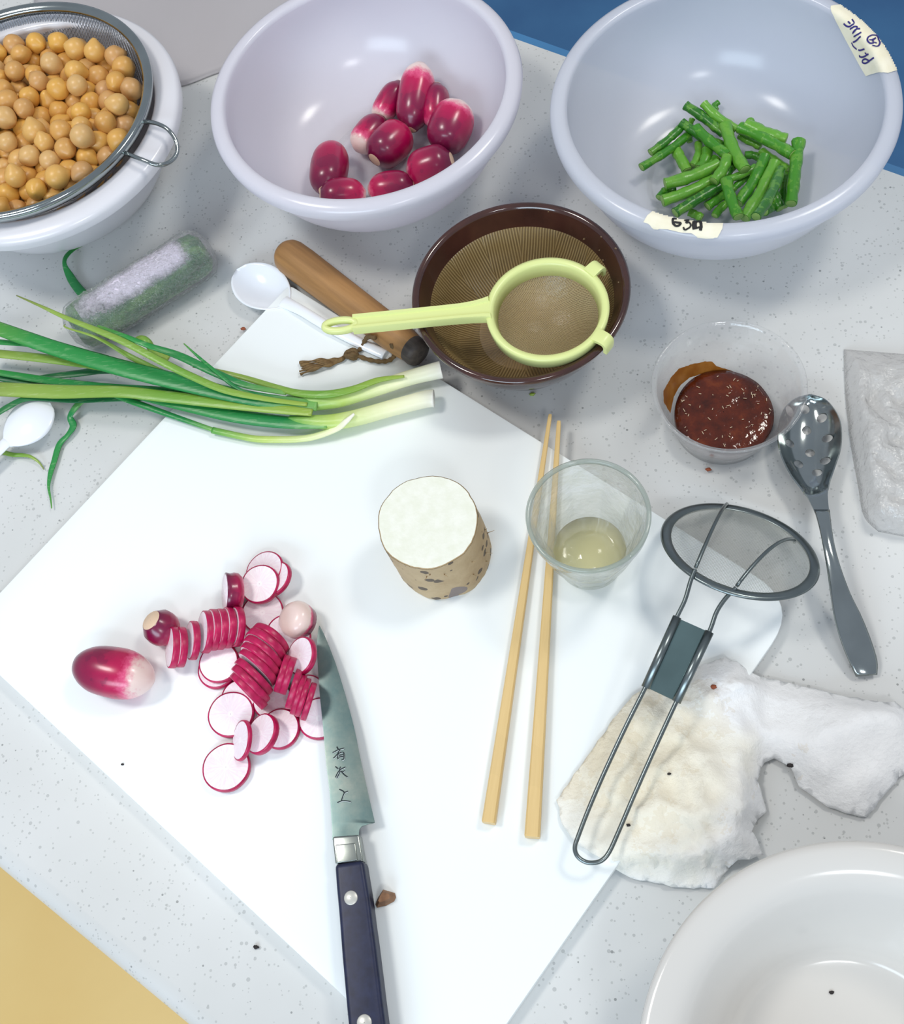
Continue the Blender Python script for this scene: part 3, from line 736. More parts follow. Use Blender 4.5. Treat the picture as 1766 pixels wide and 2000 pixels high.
for k, (x0, y0, x1, y1, w, cl, lab) in enumerate(BC):
    r = w / 2 / 4.906 / 2180.0 * 1.30
    (a, b) = K(1240, 180, 4.906, [(x0, y0), (x1, y1)])
    p0 = inside_pt(BV_b, *a, r + cl * 0.0085); p1 = inside_pt(BV_b, *b, r + cl * 0.0085)
    n = 14; random.seed(100 + k); bend = random.uniform(-1, 1) * 0.0022; side = (p1 - p0).cross(Vector((0, 0, 1))).normalized()
    ph = random.uniform(0, 6); P, R = [], []
    for i in range(n + 1):
        t = i / n; P.append(p0.lerp(p1, t * 1.06 - .03) + side * bend * math.sin(PI * t)); R.append(r * (0.92 + 0.06 * math.sin(t * 15 + ph) + 0.04 * math.sin(t * 31 + ph)))
    if 'knobbed top' in lab: R[0] *= 1.25; R[1] *= 1.2; R[2] *= .85
    root = thing('green_bean', lab, 'green bean', p0.lerp(p1, .5) - Vector((0, 0, r)), 'cut green beans in the bowl')
    V, F = tube(P, R, 10, flat=0.85); V = [v + (Vector((noise.noise(v * 220), noise.noise(v * 220 + Vector((9, 0, 0))), 0)) * 0.0005) for v in V]
    pod = mk('pod', V, F, M_bean, root, sharp=50)
    for q, qq, rr in ((P[0], P[1], R[0]), (P[-1], P[-2], R[-1])):
        dd = (q - qq).normalized()
        mk('cut_end', *tube([q + dd * .00005, q + dd * .0003], [rr * .86, rr * .8], 10, flat=.85), M_beancut, pod)

# ------------------------------------------------------------------ chickpeas in a steel strainer
SCN = (-0.4325, 0.6630); SR, SZ = 0.1139, 0.0950
strainer = thing('strainer', 'round steel mesh strainer full of chickpeas resting in a white bowl', 'strainer', (SCN[0], SCN[1], 0.02))
sc3 = (SCN[0], SCN[1], 0)
V1, F1 = lathe([(SR - .0085, SZ + .0005), (SR - .0068, SZ + .0024), (SR - .003, SZ + .0042), (SR - .0008, SZ + .0034), (SR, SZ + .001), (SR - .0006, SZ - .002), (SR - .0018, SZ - .0045), (SR - .0042, SZ - .0055), (SR - .0062, SZ - .0045), (SR - .0068, SZ - .002)], 128, sc3, closed=True)
fixn(mk('rim', V1, F1, M_steel, strainer))
def basket_z(r, R=SR - .0065, depth=0.072, top=SZ - .004): return top - depth * (1 - (min(r, R) / R) ** 2.3)
def mesh_basket(name, c, R, zf, pitch, wr, mat, parent, seg=34, rot=0.3, M=None, xmin=None):
    parts = []; n = int(R / pitch); ca, sa = math.cos(rot), math.sin(rot)
    for d in (0, 1):
        for i in range(-n, n + 1):
            u = i * pitch; L = math.sqrt(max(0, R * R - u * u))
            if L < pitch: continue
            P = []
            for k in range(seg + 1):
                w = -L + 2 * L * k / seg; x, y = (u, w) if d == 0 else (w, u)
                z = zf(math.hypot(x, y)) + (wr * 0.9 if (d == 0) else -wr * 0.9)
                X, Y = x * ca - y * sa, x * sa + y * ca
                p = Vector((X, Y, z)); p = (M @ p if M else p) + Vector(c); P.append(p)
            if xmin is not None: P = [p for p in P if p.x > xmin]
            if len(P) > 1: parts.append(tube(P, wr, 3, cap=False))
    V, F = merge(*parts)
    o = mk(name, V, F, mat, parent); tag(o, kind='stuff'); return o
mesh_basket('mesh_basket', (SCN[0], SCN[1], 0), SR - .0065, basket_z, 0.0021, 0.00030, M_mesh, strainer, 40, 0.35, xmin=-0.56)
hp = [(283, 238, SZ - .002), (305, 241, SZ), (328, 253, SZ - .001), (344, 276, SZ - .006), (345, 300, SZ - .009), (330, 317, SZ - .008), (307, 322, SZ - .004), (275, 311, SZ - .001), (245, 299, SZ - .002)]
hp = smoothp([tuple(at(x, y, z)) for x, y, z in hp], 8)
mk('hook', *tube(hp, 0.0017, 8), M_steel, strainer)
def pea_mesh(k):
    bm = bmesh.new(); bmesh.ops.create_icosphere(bm, subdivisions=3, radius=1.0)
    random.seed(k); b = Vector((0.2, 0.1, 1)).normalized()
    for v in bm.verts:
        p = v.co.copy(); a = p.dot(b)
        p *= 1 + 0.05 * noise.noise(p * 1.3 + Vector((k, 0, 0)))
        if a > 0.86: p += b * (a - 0.86) * (1.4 + .5 * (k % 2))                 # little beak
        g = abs(p.x) ; p *= 1 - 0.07 * math.exp(-(g / 0.13) ** 2) * (1 if p.y > 0 else 0.3)   # groove
        p.x *= 0.95 + 0.03 * k; v.co = p
    me = bpy.data.meshes.new('chickpea'); bm.to_mesh(me); bm.free(); me.materials.append(M_pea)
    me.polygons.foreach_set('use_smooth', [True] * len(me.polygons)); return me
PM = [pea_mesh(k) for k in range(4)]
def pile():
    random.seed(3); N = 275; P = []
    for i in range(N):
        while 1:
            x, y = random.uniform(-.075, .1), random.uniform(-.1, .1)
            if math.hypot(x, y) < .098: break
        P.append([x, y, random.uniform(.059, .099), random.uniform(.0078, .0096)])
    import numpy as np
    A = np.array(P); X = A[:, :3]; r = A[:, 3]
    Rm, top, depth = SR - .0075, SZ - .004, .072
    for it in range(260):
        X[:, 2] -= 0.0006
        for _ in range(2):
            D = X[:, None] - X[None]; L = np.sqrt((D ** 2).sum(-1)) + np.eye(N); S = (r[:, None] + r[None]) * 0.96 - L
            S[S < 0] = 0; np.fill_diagonal(S, 0)
            X += ((D / L[..., None]) * S[..., None]).sum(1) * 0.30
        X[:, 0] = np.maximum(X[:, 0], -.078 )
        X[:, 2] = np.maximum(X[:, 2], .063)
        rr = np.hypot(X[:, 0], X[:, 1]); lim = Rm * np.clip(1 - (top - X[:, 2]) / depth, 0.05, 1) ** (1 / 2.3) - r * 1.02
        k = rr > lim; f = np.where(k, lim / np.maximum(rr, 1e-6), 1); X[:, 0] *= f; X[:, 1] *= f
    return X, r
X, rr = pile()
for i in range(len(X)):
    o = bpy.data.objects.new('chickpea', PM[i % 4]); COL.objects.link(o)
    o.location = (X[i][0] + SCN[0], X[i][1] + SCN[1], X[i][2]); o.scale = (rr[i],) * 3
    random.seed(i * 3 + 1); o.rotation_euler = (random.uniform(-2.4, 2.4), random.uniform(-2, 2), random.uniform(0, 6))
    tag(o, 'boiled beige chickpea in the pile in the steel strainer', 'chickpea', 'chickpeas in the steel strainer')

# ------------------------------------------------------------------ thin white sheet behind the bowls
def sheet():
    edge = [at(60, 190, .003), at(200, 195, .003), at(345, 167, .003), at(380, 157, .003), at(415, 143, .003), at(520, 105, .003), at(640, 40, .003)]
    V, F = [], []; n = 20; E2 = smoothp([tuple(p) for p in edge], 4)
    for i, p in enumerate(E2):
        p = Vector(p)
        for k in range(n + 1):
            lim = (P_far - p).dot(nrm) - .006; dv = Vector((-0.05, 0.40, 0)); q = p + dv * min(1, max(.02, lim / dv.dot(nrm))) * (k / n)
            hz = 0.006 * min(1, k / 3) * (0.6 + noise.noise(Vector((q.x * 9, q.y * 9, 1)))) + .0016
            V.append(Vector((q.x, q.y, max(.0012, hz))))
    for i in range(len(E2) - 1):
        for k in range(n): F.append((i * (n + 1) + k, (i + 1) * (n + 1) + k, (i + 1) * (n + 1) + k + 1, i * (n + 1) + k + 1))
    o = fixn(mk('plastic_sheet', V, F, M_sheet)); solid(o, 0.0006); tag(o, 'thin pale white sheet on the counter behind the chickpea and radish bowls', 'sheet')
sheet()

# ------------------------------------------------------------------ mortar, pestle, lime strainer
CM = (-0.0356, 0.4763)
mortar = thing('mortar', 'brown glazed ceramic grinding mortar with a ridged inside', 'mortar', (CM[0], CM[1], 0))
Rm, hm = 0.0787, 0.060
V, F = lathe([(0.0005, .004), (.040, .004), (.0465, .0015), (.0465, 0), (.049, 0), (.0500, .003), (.0640, .026), (.0735, .045), (.0768, .0545), (Rm - .0004, .0565), (Rm, .0585), (Rm - .0012, .0605), (Rm - .0032, .0610), (Rm - .0052, .0598), (Rm - .0062, .0575), (.0705, .0520), (.0668, .0445)], 128, (CM[0], CM[1], 0), cap=False)
fixn(mk('glazed_body', V, F, M_glaze, mortar))
V, F = lathe([(.0672, .0452), (.0658, .0440), (.0600, .0335), (.0510, .0215), (.0380, .0125), (.0230, .0085), (.0005, .0078)], 128, (CM[0], CM[1], 0), cap=False)
mk('ridged_inside', V, F, M_mortar_in, mortar)
V, F = lathe([(.0005, .0132), (.030, .0130), (.0362, .0125)], 96, (CM[0] + .002, CM[1] - .004, 0), cap=False)
tag(mk('strained_juice', V, F, M_residue), 'thin layer of tan strained juice in the brown mortar', 'sauce', kind='stuff')
random.seed(5)
for k, (x, y) in enumerate([(1071, 414), (902, 494), (1171, 490), (1180, 508), (1174, 463), (1202, 485), (1209, 551), (1196, 548), (1143, 466)]):
    h_ = hit(bvh([c for c in COL.objects if c.name.startswith(('glazed_body', 'ridged_inside'))]), x, y, .0003)
    if h_:
        o = mk('food_speck', *tube([h_[0], h_[0] + Vector((random.uniform(-1, 1), random.uniform(-1, 1), .3)) * .0013], [.0007, .0005], 6), M_residue, mortar)

# pestle
pestle = thing('pestle', 'worn wooden pestle with a brown cord loop lying beside the mortar', 'pestle', at(680, 590, 0))
p0 = at(552, 490, .0150); p1 = at(806, 682, .0225); ax = (p1 - p0); L = ax.length; M = frame(ax)
V, F = lathe([(.0003, 0), (.006, .0004), (.0105, .0022), (.0132, .006), (.0144, .011), (.0147, .025), (.0142, .05), (.0136, .08), (.0128, L - .022), (.0120, L - .008), (.0108, L - .001)], 40, cap=False)
local('shaft', (V, F), M_pestle, pestle, M, p0)
V, F = lathe([(.0109, L - .0012), (.0111, L + .004), (.0100, L + .0075), (.0060, L + .009), (.0003, L + .0094)], 40, cap=False)
local('worn_end', (V, F), M_pestle_end, pestle, M, p0)
cz = BT + .0022
loop = [(733, 660, .030), (719, 658, BT + .012), (712, 667, BT + .005), (706, 680, cz), (692, 689, cz + .001)]
loop2 = [(694, 693, cz), (715, 701, cz), (740, 706, cz), (760, 704, cz), (771, 694, BT + .004), (771, 684, BT + .012), (764, 672, .030)]
rope = []
for lp in (loop, loop2):
    q = smoothp([tuple(at(x, y, z)) for x, y, z in lp], 8); rope.append(tube(q, [.0017 + .0003 * math.sin(i * 1.3) for i in range(len(q))], 7))
kc = at(686, 692, cz + .0018)
for s in (0, 1, 2):
    ang = s * 1.1; q = [kc + Vector((math.cos(t + ang) * .0042, math.sin(t + ang) * .0032 * (1 - .3 * s), .0022 * math.sin(2 * t + s))) for t in [2 * PI * k / 16 for k in range(16)]]
    rope.append(tube(q, .0018, 7, closed=True))
for s in range(5):
    q = smoothp([tuple(at(680 - 0, 693, cz)), tuple(at(655, 702 + s * 2, cz)), tuple(at(625, 710 + (s - 2) * 3.5, cz + .0006 * s)), tuple(at(585 + 2 * (s % 3), 720 + (s - 2) * 5.5, cz))], 8)
    rope.append(tube(q, [.0012 + .0006 * math.sin(i * .9 + s) for i in range(len(q))], 6))
mk('cord', *merge(*rope), M_cord, pestle)

# lime green strainer
GC = Vector((-0.0165, 0.4530, 0)); GZ = 0.0665; GR = 0.0434
lime = thing('hand_strainer', 'small pale lime plastic hand strainer laid across the brown mortar', 'strainer', (GC.x, GC.y, .04))
ring = lathe([(GR - .0058, GZ - .001), (GR - .0050, GZ + .0008), (GR - .0025, GZ + .0016), (GR - .0002, GZ + .0010), (GR, GZ - .001), (GR - .0010, GZ - .0095), (GR - .0040, GZ - .0105), (GR - .0080, GZ - .0100)], 96, (GC.x, GC.y, 0), closed=True)
fixn(mk('ring', *ring, M_lime, lime))
def bar(pts, wid, hgt, mat, name, parent, hole=None, groove=True):
    """flat tapered bar along points with a shallow groove on top"""
    V, F = [], []
    P = [Vector(p) for p in pts]; n = len(P)
    for i, p in enumerate(P):
        d = (P[min(n - 1, i + 1)] - P[max(0, i - 1)]).normalized(); s = d.cross(Vector((0, 0, 1))).normalized(); u = s.cross(d)
        w, h = wid[i] / 2, hgt
        g = h * 0.18 if groove else 0
        pr = [(-w, -h / 2), (-w, h * .35), (-w * .92, h / 2), (-w * .62, h / 2), (-w * .5, h / 2 - g), (w * .5, h / 2 - g), (w * .62, h / 2), (w * .92, h / 2), (w, h * .35), (w, -h / 2)]
        V += [p + s * a + u * b for a, b in pr]
    m_ = 10
    for i in range(n - 1):
        for k in range(m_):
            l = (k + 1) % m_; F.append((i * m_ + k, i * m_ + l, (i + 1) * m_ + l, (i + 1) * m_ + k))
    F += [tuple(range(m_ - 1, -1, -1)), tuple((n - 1) * m_ + k for k in range(m_))]
    return fixn(mk(name, V, F, mat, parent, sharp=40))
a0 = at(957, 604, GZ - .001); a1 = at(925, 609, GZ - .001); a2 = at(700, 632, GZ + .002)
lh = bar([a0, at(944, 606, GZ - .001), a1, at(900, 612, GZ - .001), at(860, 616, GZ), at(780, 624, GZ + .001), a2, at(690, 633, GZ + .002)], [.0190, .0165, .0145, .0132, .0128, .0128, .0128, .0128], .0075, M_lime, 'handle', lime)
# hanging eye at the handle's end
ec = at(665, 636, GZ + .002); hd = (at(640, 638, GZ + .002) - at(690, 633, GZ + .002)).normalized(); hs = hd.cross(Vector((0, 0, 1)))
q = []
for k in range(32):
    t = 2 * PI * k / 32; q.append(ec + hd * (math.cos(t) * .0115) + hs * (math.sin(t) * .0045))
V, F = tube(q, .0026, 8, closed=True, flat=1.25); mk('hanging_eye', V, F, M_lime, lh)
for pa in ((1157, 530), (1187, 668)):
    e = at(*pa, GZ); u = Vector((e.x - GC.x, e.y - GC.y, 0)).normalized(); sd_ = Vector((-u.y, u.x, 0)); c0 = Vector((GC.x, GC.y, GZ)) + u * (GR - .003)
    pth = smoothp([(0, .0005), (.005, .0012), (.0085, .0010), (.0108, -.0012), (.0112, -.0050), (.0110, -.0085)], 4); V, F = [], []; n = len(pth)
    for k, (a, z) in enumerate(pth):
        a2, z2 = pth[min(n - 1, k + 1)]; a1_, z1_ = pth[max(0, k - 1)]; tx, tz_ = a2 - a1_, z2 - z1_; ln = math.hypot(tx, tz_); nx, nz_ = -tz_ / ln, tx / ln; w = .0052 - .0008 * k / n
        for sx, so in ((-1, .0013), (-.8, .0016), (.8, .0016), (1, .0013), (1, -.0013), (-1, -.0013)):
            V.append(c0 + u * (a + nx * so) + Vector((0, 0, z + nz_ * so)) + sd_ * (w * sx))
    for k in range(n - 1):
        for q_ in range(6): F.append((k * 6 + q_, k * 6 + (q_ + 1) % 6, (k + 1) * 6 + (q_ + 1) % 6, (k + 1) * 6 + q_))
    F += [tuple(range(6)), tuple((n - 1) * 6 + q_ for q_ in range(6))]
    fixn(mk('rest_tab', V, F, M_lime, lime, sharp=40))
gb = lambda r: GZ - .009 - .024 * (1 - (min(r, GR - .006) / (GR - .006)) ** 2.2)
mesh_basket('mesh_basket', (GC.x, GC.y, 0), GR - .006, gb, .00105, .00019, M_mesh2, lime, 20, .9)
V, F = lathe([(r_, gb(r_) - .0006) for r_ in [.0003, .008, .015, .021, .027, .031, .034, .0368]], 64, (GC.x, GC.y, 0), cap=False)
tag(mk('strained_paste', V, F, M_residue), 'tan paste clinging in the mesh of the lime strainer', 'paste', kind='stuff')

# ------------------------------------------------------------------ white plastic spoons
def spoon(name, label, tip, neck, handle, wid, depth, hw, mat, z, cat='spoon', group=None, th=.0012, rings=22, ridge=True, holes=None, parent_parts=True):
    """tip, neck: world points of the bowl's ends; handle: world points"""
    tip, neck = Vector(tip), Vector(neck); d = (neck - tip); L = d.length; d.normalize(); s = d.cross(Vector((0, 0, 1))).normalized()
    root = thing(name, label, cat, tip.lerp(neck, .5) - Vector((0, 0, .003)), group)
    V, F = [], []; m_ = 16
    for i in range(rings + 1):
        t = i / rings; a = max(0.0, 1 - abs(2 * t - 1) ** 2.0) ** .5
        w = wid / 2 * a * (1.05 - .28 * (t - .35) ** 2 * 2)
        if t > .75: w = max(w, hw * .5 * (0.6 + (t - .75) * 1.6))
        c = tip + d * (L * t)
        c.z = tip.z + (neck.z - tip.z) * t
        for k in range(m_ + 1):
            u = 2 * k / m_ - 1
            dz = -depth * (1 - u * u) * (math.sin(PI * min(1, t * 1.02)) ** .8 if 0 < t < 1 else 0)
            V.append(c + s * (u * w) + Vector((0, 0, dz)))
    for i in range(rings):
        for k in range(m_): F.append((i * (m_ + 1) + k, (i + 1) * (m_ + 1) + k, (i + 1) * (m_ + 1) + k + 1, i * (m_ + 1) + k + 1))
    o = mk('spoon_bowl', V, F, mat, root)
    if o.data.polygons[0].normal.z < 0: o.data.flip_normals()
    solid(o, th, -1)
    return root, o, s
def handle_strip(root, pts, wid, mat, th=.002, arch=.0012, name='handle'):
    P = [Vector(p) for p in pts]; n = len(P); V, F = [], []; m_ = 8
    for i, p in enumerate(P):
        d = (P[min(n - 1, i + 1)] - P[max(0, i - 1)]).normalized(); s = d.cross(Vector((0, 0, 1))).normalized()
        for k in range(m_ + 1):
            u = 2 * k / m_ - 1; V.append(p + s * (u * wid[i] / 2) + Vector((0, 0, arch * (1 - abs(u) ** 2.5))))
    for i in range(n - 1):
        for k in range(m_): F.append((i * (m_ + 1) + k, (i + 1) * (m_ + 1) + k, (i + 1) * (m_ + 1) + k + 1, i * (m_ + 1) + k + 1))
    o = mk(name, V, F, mat, root)
    if o.data.polygons[0].normal.z < 0: o.data.flip_normals()
    solid(o, th, -1); bv_ = o.modifiers.new('soft', 'BEVEL'); bv_.width = .0004; bv_.segments = 2; bv_.limit_method = 'ANGLE'; return o
sp1, _, _ = spoon('plastic_spoon', 'glossy white plastic spoon lying between pestle and wrapped roll', at(462, 526, .012), at(560, 592, .013), None, .0385, .009, .009, M_spoon, .01)
hq = smoothp([tuple(at(552, 588, .0125)), tuple(at(590, 607, .0150)), tuple(at(640, 637, .0155)), tuple(at(700, 668, .0150)), tuple(at(752, 692, .0145))], 6)
handle_strip(sp1, hq, [.0115 - .0025 * min(1, i / 6) for i in range(len(hq))], M_spoon, .0022, .0015)
sp2, _, _ = spoon('plastic_spoon', 'glossy white plastic spoon cut off at the left, below the scallion leaves', at(98, 786, .0135), at(12, 866, .013), None, .0380, -.006, .010, M_spoon, .01)
hq = smoothp([tuple(at(14, 862, .0125)), tuple(at(-30, 905, .012)), tuple(at(-110, 985, .010))], 6)
handle_strip(sp2, hq, [.0105] * len(hq), M_spoon, .0022, .0015)

# ------------------------------------------------------------------ scallions
def ribbon(pts, wid, flat=.6, n=8):
    """pts: (px,py,z,width px)"""
    q = smoothp(pts, n); P = [at(x, y, z) for x, y, z, w in q]
    wid *= 1.15 if flat < .5 else 1
    R = [max(.0004, w / 2 / (FPX / (CAMP - p).length)) * wid for (x, y, z, w), p in zip(q, P)]
    return P, R
def plant(name, pts, mat, parent, flat=.35, rev=False, t0=0, t1=1, cat=None, label=None, seg=10):
    P, R = ribbon(pts, 1.0, flat)
    V, F = tube(P, R, seg, flat=flat)
    o = mk(name, V, F, mat, parent)
    n = len(P); at_ = o.data.attributes.new('along', 'FLOAT', 'POINT')
    vals = []
    for i in range(n):
        t = i / (n - 1); t = 1 - t if rev else t
        vals += [t0 + (t1 - t0) * t] * seg
    at_.data.foreach_set('value', vals); return o
b = BT
s1 = thing('scallion', 'upper scallion with a thick pale stalk end and broad green leaves', 'scallion', at(760, 750, b), 'scallions across the cutting board')
plant('stalk', [(862, 722, b + .011, 36), (845, 726, b + .011, 35), (800, 738, b + .010, 32), (740, 757, b + .010, 32), (690, 772, b + .010, 34), (650, 780, b + .010, 38), (600, 786, b + .010, 34), (560, 782, b + .009, 22)], M_stalk, s1, .8, seg=14)
plant('outer_layer', [(790, 735, b + .017, 6), (740, 742, b + .018, 13), (690, 760, b + .018, 16), (640, 770, b + .018, 18), (585, 768, b + .016, 16), (540, 757, b + .013, 14), (485, 740, b + .011, 12), (430, 726, b + .012, 10), (377, 715, b + .014, 6)], M_leaf_y, s1, .5)
plant('leaf', [(620, 792, b + .014, 22), (540, 785, b + .016, 26), (460, 772, b + .018, 27), (348, 746, b + .020, 30), (232, 717, b + .022, 30), (116, 683, b + .022, 27), (40, 657, b + .024, 25), (-40, 628, b + .024, 22)], M_leaf, s1, .22)
plant('leaf', [(600, 790, b + .016, 8), (520, 779, b + .020, 10), (440, 762, b + .024, 13), (370, 733, .042, 13), (319, 708, .046, 13), (232, 663, .050, 12), (130, 621, .050, 8), (80, 598, .050, 5), (32, 577, .050, 2)], M_leaf_y, s1, .3)
plant('leaf', [(560, 768, b + .014, 8), (480, 752, b + .018, 12), (420, 728, b + .020, 14), (350, 695, b + .026, 14), (290, 675, .048, 10), (240, 655, .049, 8), (190, 636, .046, 4)], M_leaf, s1, .3)
plant('leaf', [(500, 775, b + .018, 5), (460, 756, b + .020, 6), (435, 737, b + .022, 7), (391, 700, b + .022, 5), (359, 671, b + .024, 2)], M_leaf, s1, .4)
plant('leaf', [(470, 775, b + .012, 10), (400, 752, b + .012, 12), (330, 733, .020, 12), (261, 700, .030, 10), (190, 660, .047, 5), (130, 640, .046, 3), (128, 633, .046, 2)], M_leaf_y, s1, .3)
plant('leaf', [(380, 748, b + .010, 14), (300, 738, b + .012, 16), (230, 722, .022, 17), (174, 711, .022, 17), (87, 700, .022, 16), (0, 691, .022, 15), (-40, 688, .022, 15)], M_leaf_y, s1, .2)
plant('leaf', [(250, 712, .026, 10), (174, 690, .028, 10), (87, 676, .024, 9), (0, 668, .022, 10), (-30, 666, .02, 10)], M_leaf, s1, .25)
s2 = thing('scallion', 'lower scallion with a thick pale stalk end and leaves fanning left', 'scallion', at(750, 800, b), 'scallions across the cutting board')
plant('stalk', [(848, 778, b + .010, 36), (830, 780, b + .010, 36), (768, 796, b + .010, 34), (700, 815, b + .010, 34), (650, 824, b + .010, 32), (600, 822, b + .010, 24), (565, 818, b + .009, 14)], M_stalk, s2, .8, seg=14)
plant('leaf', [(640, 828, b + .012, 18), (560, 825, b + .010, 24), (460, 812, b + .010, 26), (348, 787, b + .010, 24), (270, 768, b + .012, 22), (209, 760, b + .012, 16)], M_leaf, s2, .25)
plant('leaf', [(610, 806, b + .016, 14), (520, 796, b + .016, 20), (420, 785, b + .016, 22), (320, 774, b + .016, 22), (232, 765, b + .016, 22), (116, 765, .022, 26), (0, 760, .020, 26), (-40, 758, .020, 25)], M_leaf_y, s2, .2)
plant('leaf', [(600, 800, b + .012, 12), (460, 781, b + .014, 14), (348, 765, b + .012, 14), (203, 756, b + .010, 15), (87, 742, .014, 14), (0, 728, .014, 11), (-40, 722, .014, 10)], M_leaf, s2, .25)
plant('leaf', [(330, 776, b + .006, 10), (232, 779, b + .004, 10), (145, 782, .012, 10), (58, 778, .018, 10), (15, 795, .020, 12), (-15, 815, .018, 9)], M_leaf_d, s2, .25)
plant('leaf', [(300, 735, b + .004, 14), (217, 723, .012, 14), (145, 730, .010, 13), (78, 737, .010, 8), (30, 745, .010, 4)], M_leaf_d, s2, .25)
plant('leaf', [(190, 775, .012, 10), (162, 782, .010, 12), (144, 800, .008, 12), (137, 815, .005, 10), (143, 832, .004, 12), (132, 850, .004, 9), (116, 868, .003, 11), (106, 900, .003, 10), (99, 923, .003, 9), (95, 950, .003, 5), (99, 975, .003, 3), (101, 993, .003, 2)], M_leaf, s2, .25)
plant('leaf', [(-20, 735, .012, 8), (12, 740, .010, 12), (60, 747, .009, 12), (110, 752, .008, 8)], M_leaf_d, s2, .3)
s3 = thing('scallion', 'thin third scallion with a slim white end along the lower side', 'scallion', at(600, 855, b), 'scallions across the cutting board')
plant('stalk', [(692, 808, b + .018, 5), (676, 823, b + .016, 12), (655, 838, b + .010, 15), (598, 856, b + .005, 15), (513, 858, b + .004, 15), (470, 852, b + .004, 14), (415, 840, b + .004, 14)], M_stalk, s3, .6)
plant('leaf', [(418, 840, b + .004, 9), (348, 816, b + .004, 11), (261, 785, b + .006, 13), (209, 766, b + .006, 12), (150, 758, .015, 8)], M_leaf, s3, .5)
def loose_leaf(label, pts, mat, flat=.3, curl=None):
    P, R = ribbon(pts, 1.0); V, F = tube(P, R, 10, flat=flat); o = mk('scallion_leaf', V, F, mat)
    a = o.data.attributes.new('along', 'FLOAT', 'POINT'); n = len(P); a.data.foreach_set('value', [x for i in range(n) for x in [i / (n - 1)] * 10])
    tag(o, label, 'leaf'); return o
loose_leaf('kinked green scallion leaf sticking out above the wrapped roll', [(205, 625, .004, 20), (171, 584, .004, 19), (150, 560, .005, 17), (137, 540, .006, 15), (126, 516, .010, 8), (130, 500, .008, 10), (145, 486, .005, 9), (160, 480, .003, 4)], M_leaf)
loose_leaf('short curled leaf end right below the wrapped roll', [(330, 700, .014, 14), (300, 684, .018, 15), (288, 668, .024, 15), (277, 660, .024, 12), (266, 662, .018, 10), (262, 670, .012, 8)], M_leaf_y, .5)
loose_leaf('thin withered leaf tip below the left spoon', [(-20, 878, .003, 9), (0, 882, .003, 9), (25, 888, .003, 9), (44, 889, .003, 8), (60, 892, .004, 6), (76, 903, .003, 4), (86, 917, .002, 2)], M_leaf_y)

# ------------------------------------------------------------------ wrapped roll
roll = thing('wrapped_roll', 'bundle of greens rolled in crinkled clear film, upper left of the board', 'wrapped greens', at(270, 570, 0))
p0 = at(143, 648, .0205); p1 = at(403, 486, .0205); ax = p1 - p0; L = ax.length; M = frame(ax, (0, 0, 1))
V, F = lathe([(.0003, .001), (.012, .002), (.0170, .006), (.0185, .014), (.0185, L - .014), (.0170, L - .006), (.011, L - .001), (.0003, L)], 40, cap=False)
V = [Vector((v.x, v.y, v.z)) * 1.0 + Vector((v.x, v.y, 0)).normalized() * (.0012 * math.sin(6 * math.atan2(v.y, v.x) + v.z * 30)) for v in V]
local('greens', (V, F), M_greens, roll, M, p0)
# the film's pale sheen along the top, painted on a ragged lilac strip
q = []
V, F = [], []
for i in range(41):
    z = .012 + (L - .022) * i / 40
    for k in range(15):
        a = (-0.95 + 1.75 * k / 14) + .10 * noise.noise(Vector((z * 60, 0, 0))) + .20; r_ = .0200 + .0004 * noise.noise(Vector((a * 5, z * 80, 2)))
        V.append(Vector((r_ * math.cos(a), r_ * math.sin(a), z)))
for i in range(40):
    for k in range(14): F.append((i * 15 + k, i * 15 + k + 1, (i + 1) * 15 + k + 1, (i + 1) * 15 + k))
pl_ = local('painted_sheen', (V, F), M_sheen, roll, M, p0)
a_ = pl_.data.attributes.new('cover', 'FLOAT', 'POINT'); a_.data.foreach_set('value', [max(0, 1 - (abs(k - 7) / 7) ** 2.0) * min(1, .5 + i / 30) * min(1, (40 - i) / 6) for i in range(41) for k in range(15)])
bm = bmesh.new()
V, F = lathe([(.0003, -.003), (.008, -.003), (.0145, .0005), (.0190, .005)] + [(.0205, .010 + (L - .020) * k / 70) for k in range(71)] + [(.0190, L - .004), (.014, L + .001), (.006, L + .004), (.0003, L + .004)], 90, cap=False)
V = [v + Vector((v.x, v.y, 0)).normalized() * (.0016 * abs(noise.noise(v * 300)) + .0012 * noise.noise(Vector((v.x * 140, v.y * 140, v.z * 70)))) for v in V]
random.seed(4); V = [v + Vector((v.x, v.y, 0)).normalized() * random.uniform(-.0006, .0006) for v in V]
film = local('cling_film', (V, F), M_film, roll, M, p0)
film.data.polygons.foreach_set('use_smooth', [False] * len(film.data.polygons))

# ------------------------------------------------------------------ yam
yc = Vector((-0.1012, 0.2990, 0)); yr = .0333; yb = at(868, 1084, BT)
yt = at(836, 1019, .0655)
yam = thing('yam', 'cut chunk of long yam with white face up and speckled tan skin', 'yam', (yb.x, yb.y, BT))
M = frame((yt - Vector((yb.x, yb.y, BT))), (1, 0, 0)); hh = .0655 - BT
V, F = [], []; seg = 72; nz = 14
for i in range(nz + 1):
    t = i / nz; c = Vector((yb.x, yb.y, BT)).lerp(yt, t)
    for k in range(seg):
        a = 2 * PI * k / seg; r_ = yr * (1 + .035 * noise.noise(Vector((math.cos(a) * 2, math.sin(a) * 2, t * 1.5))) + .012 * noise.noise(Vector((math.cos(a) * 9, math.sin(a) * 9, t * 9)))) * (1.0 if i else .975)
        V.append(c + Vector((r_ * math.cos(a), r_ * math.sin(a), 0)))
for i in range(nz):
    for k in range(seg): F.append((i * seg + k, i * seg + (k + 1) % seg, (i + 1) * seg + (k + 1) % seg, (i + 1) * seg + k))
F.append(tuple(range(seg - 1, -1, -1)))
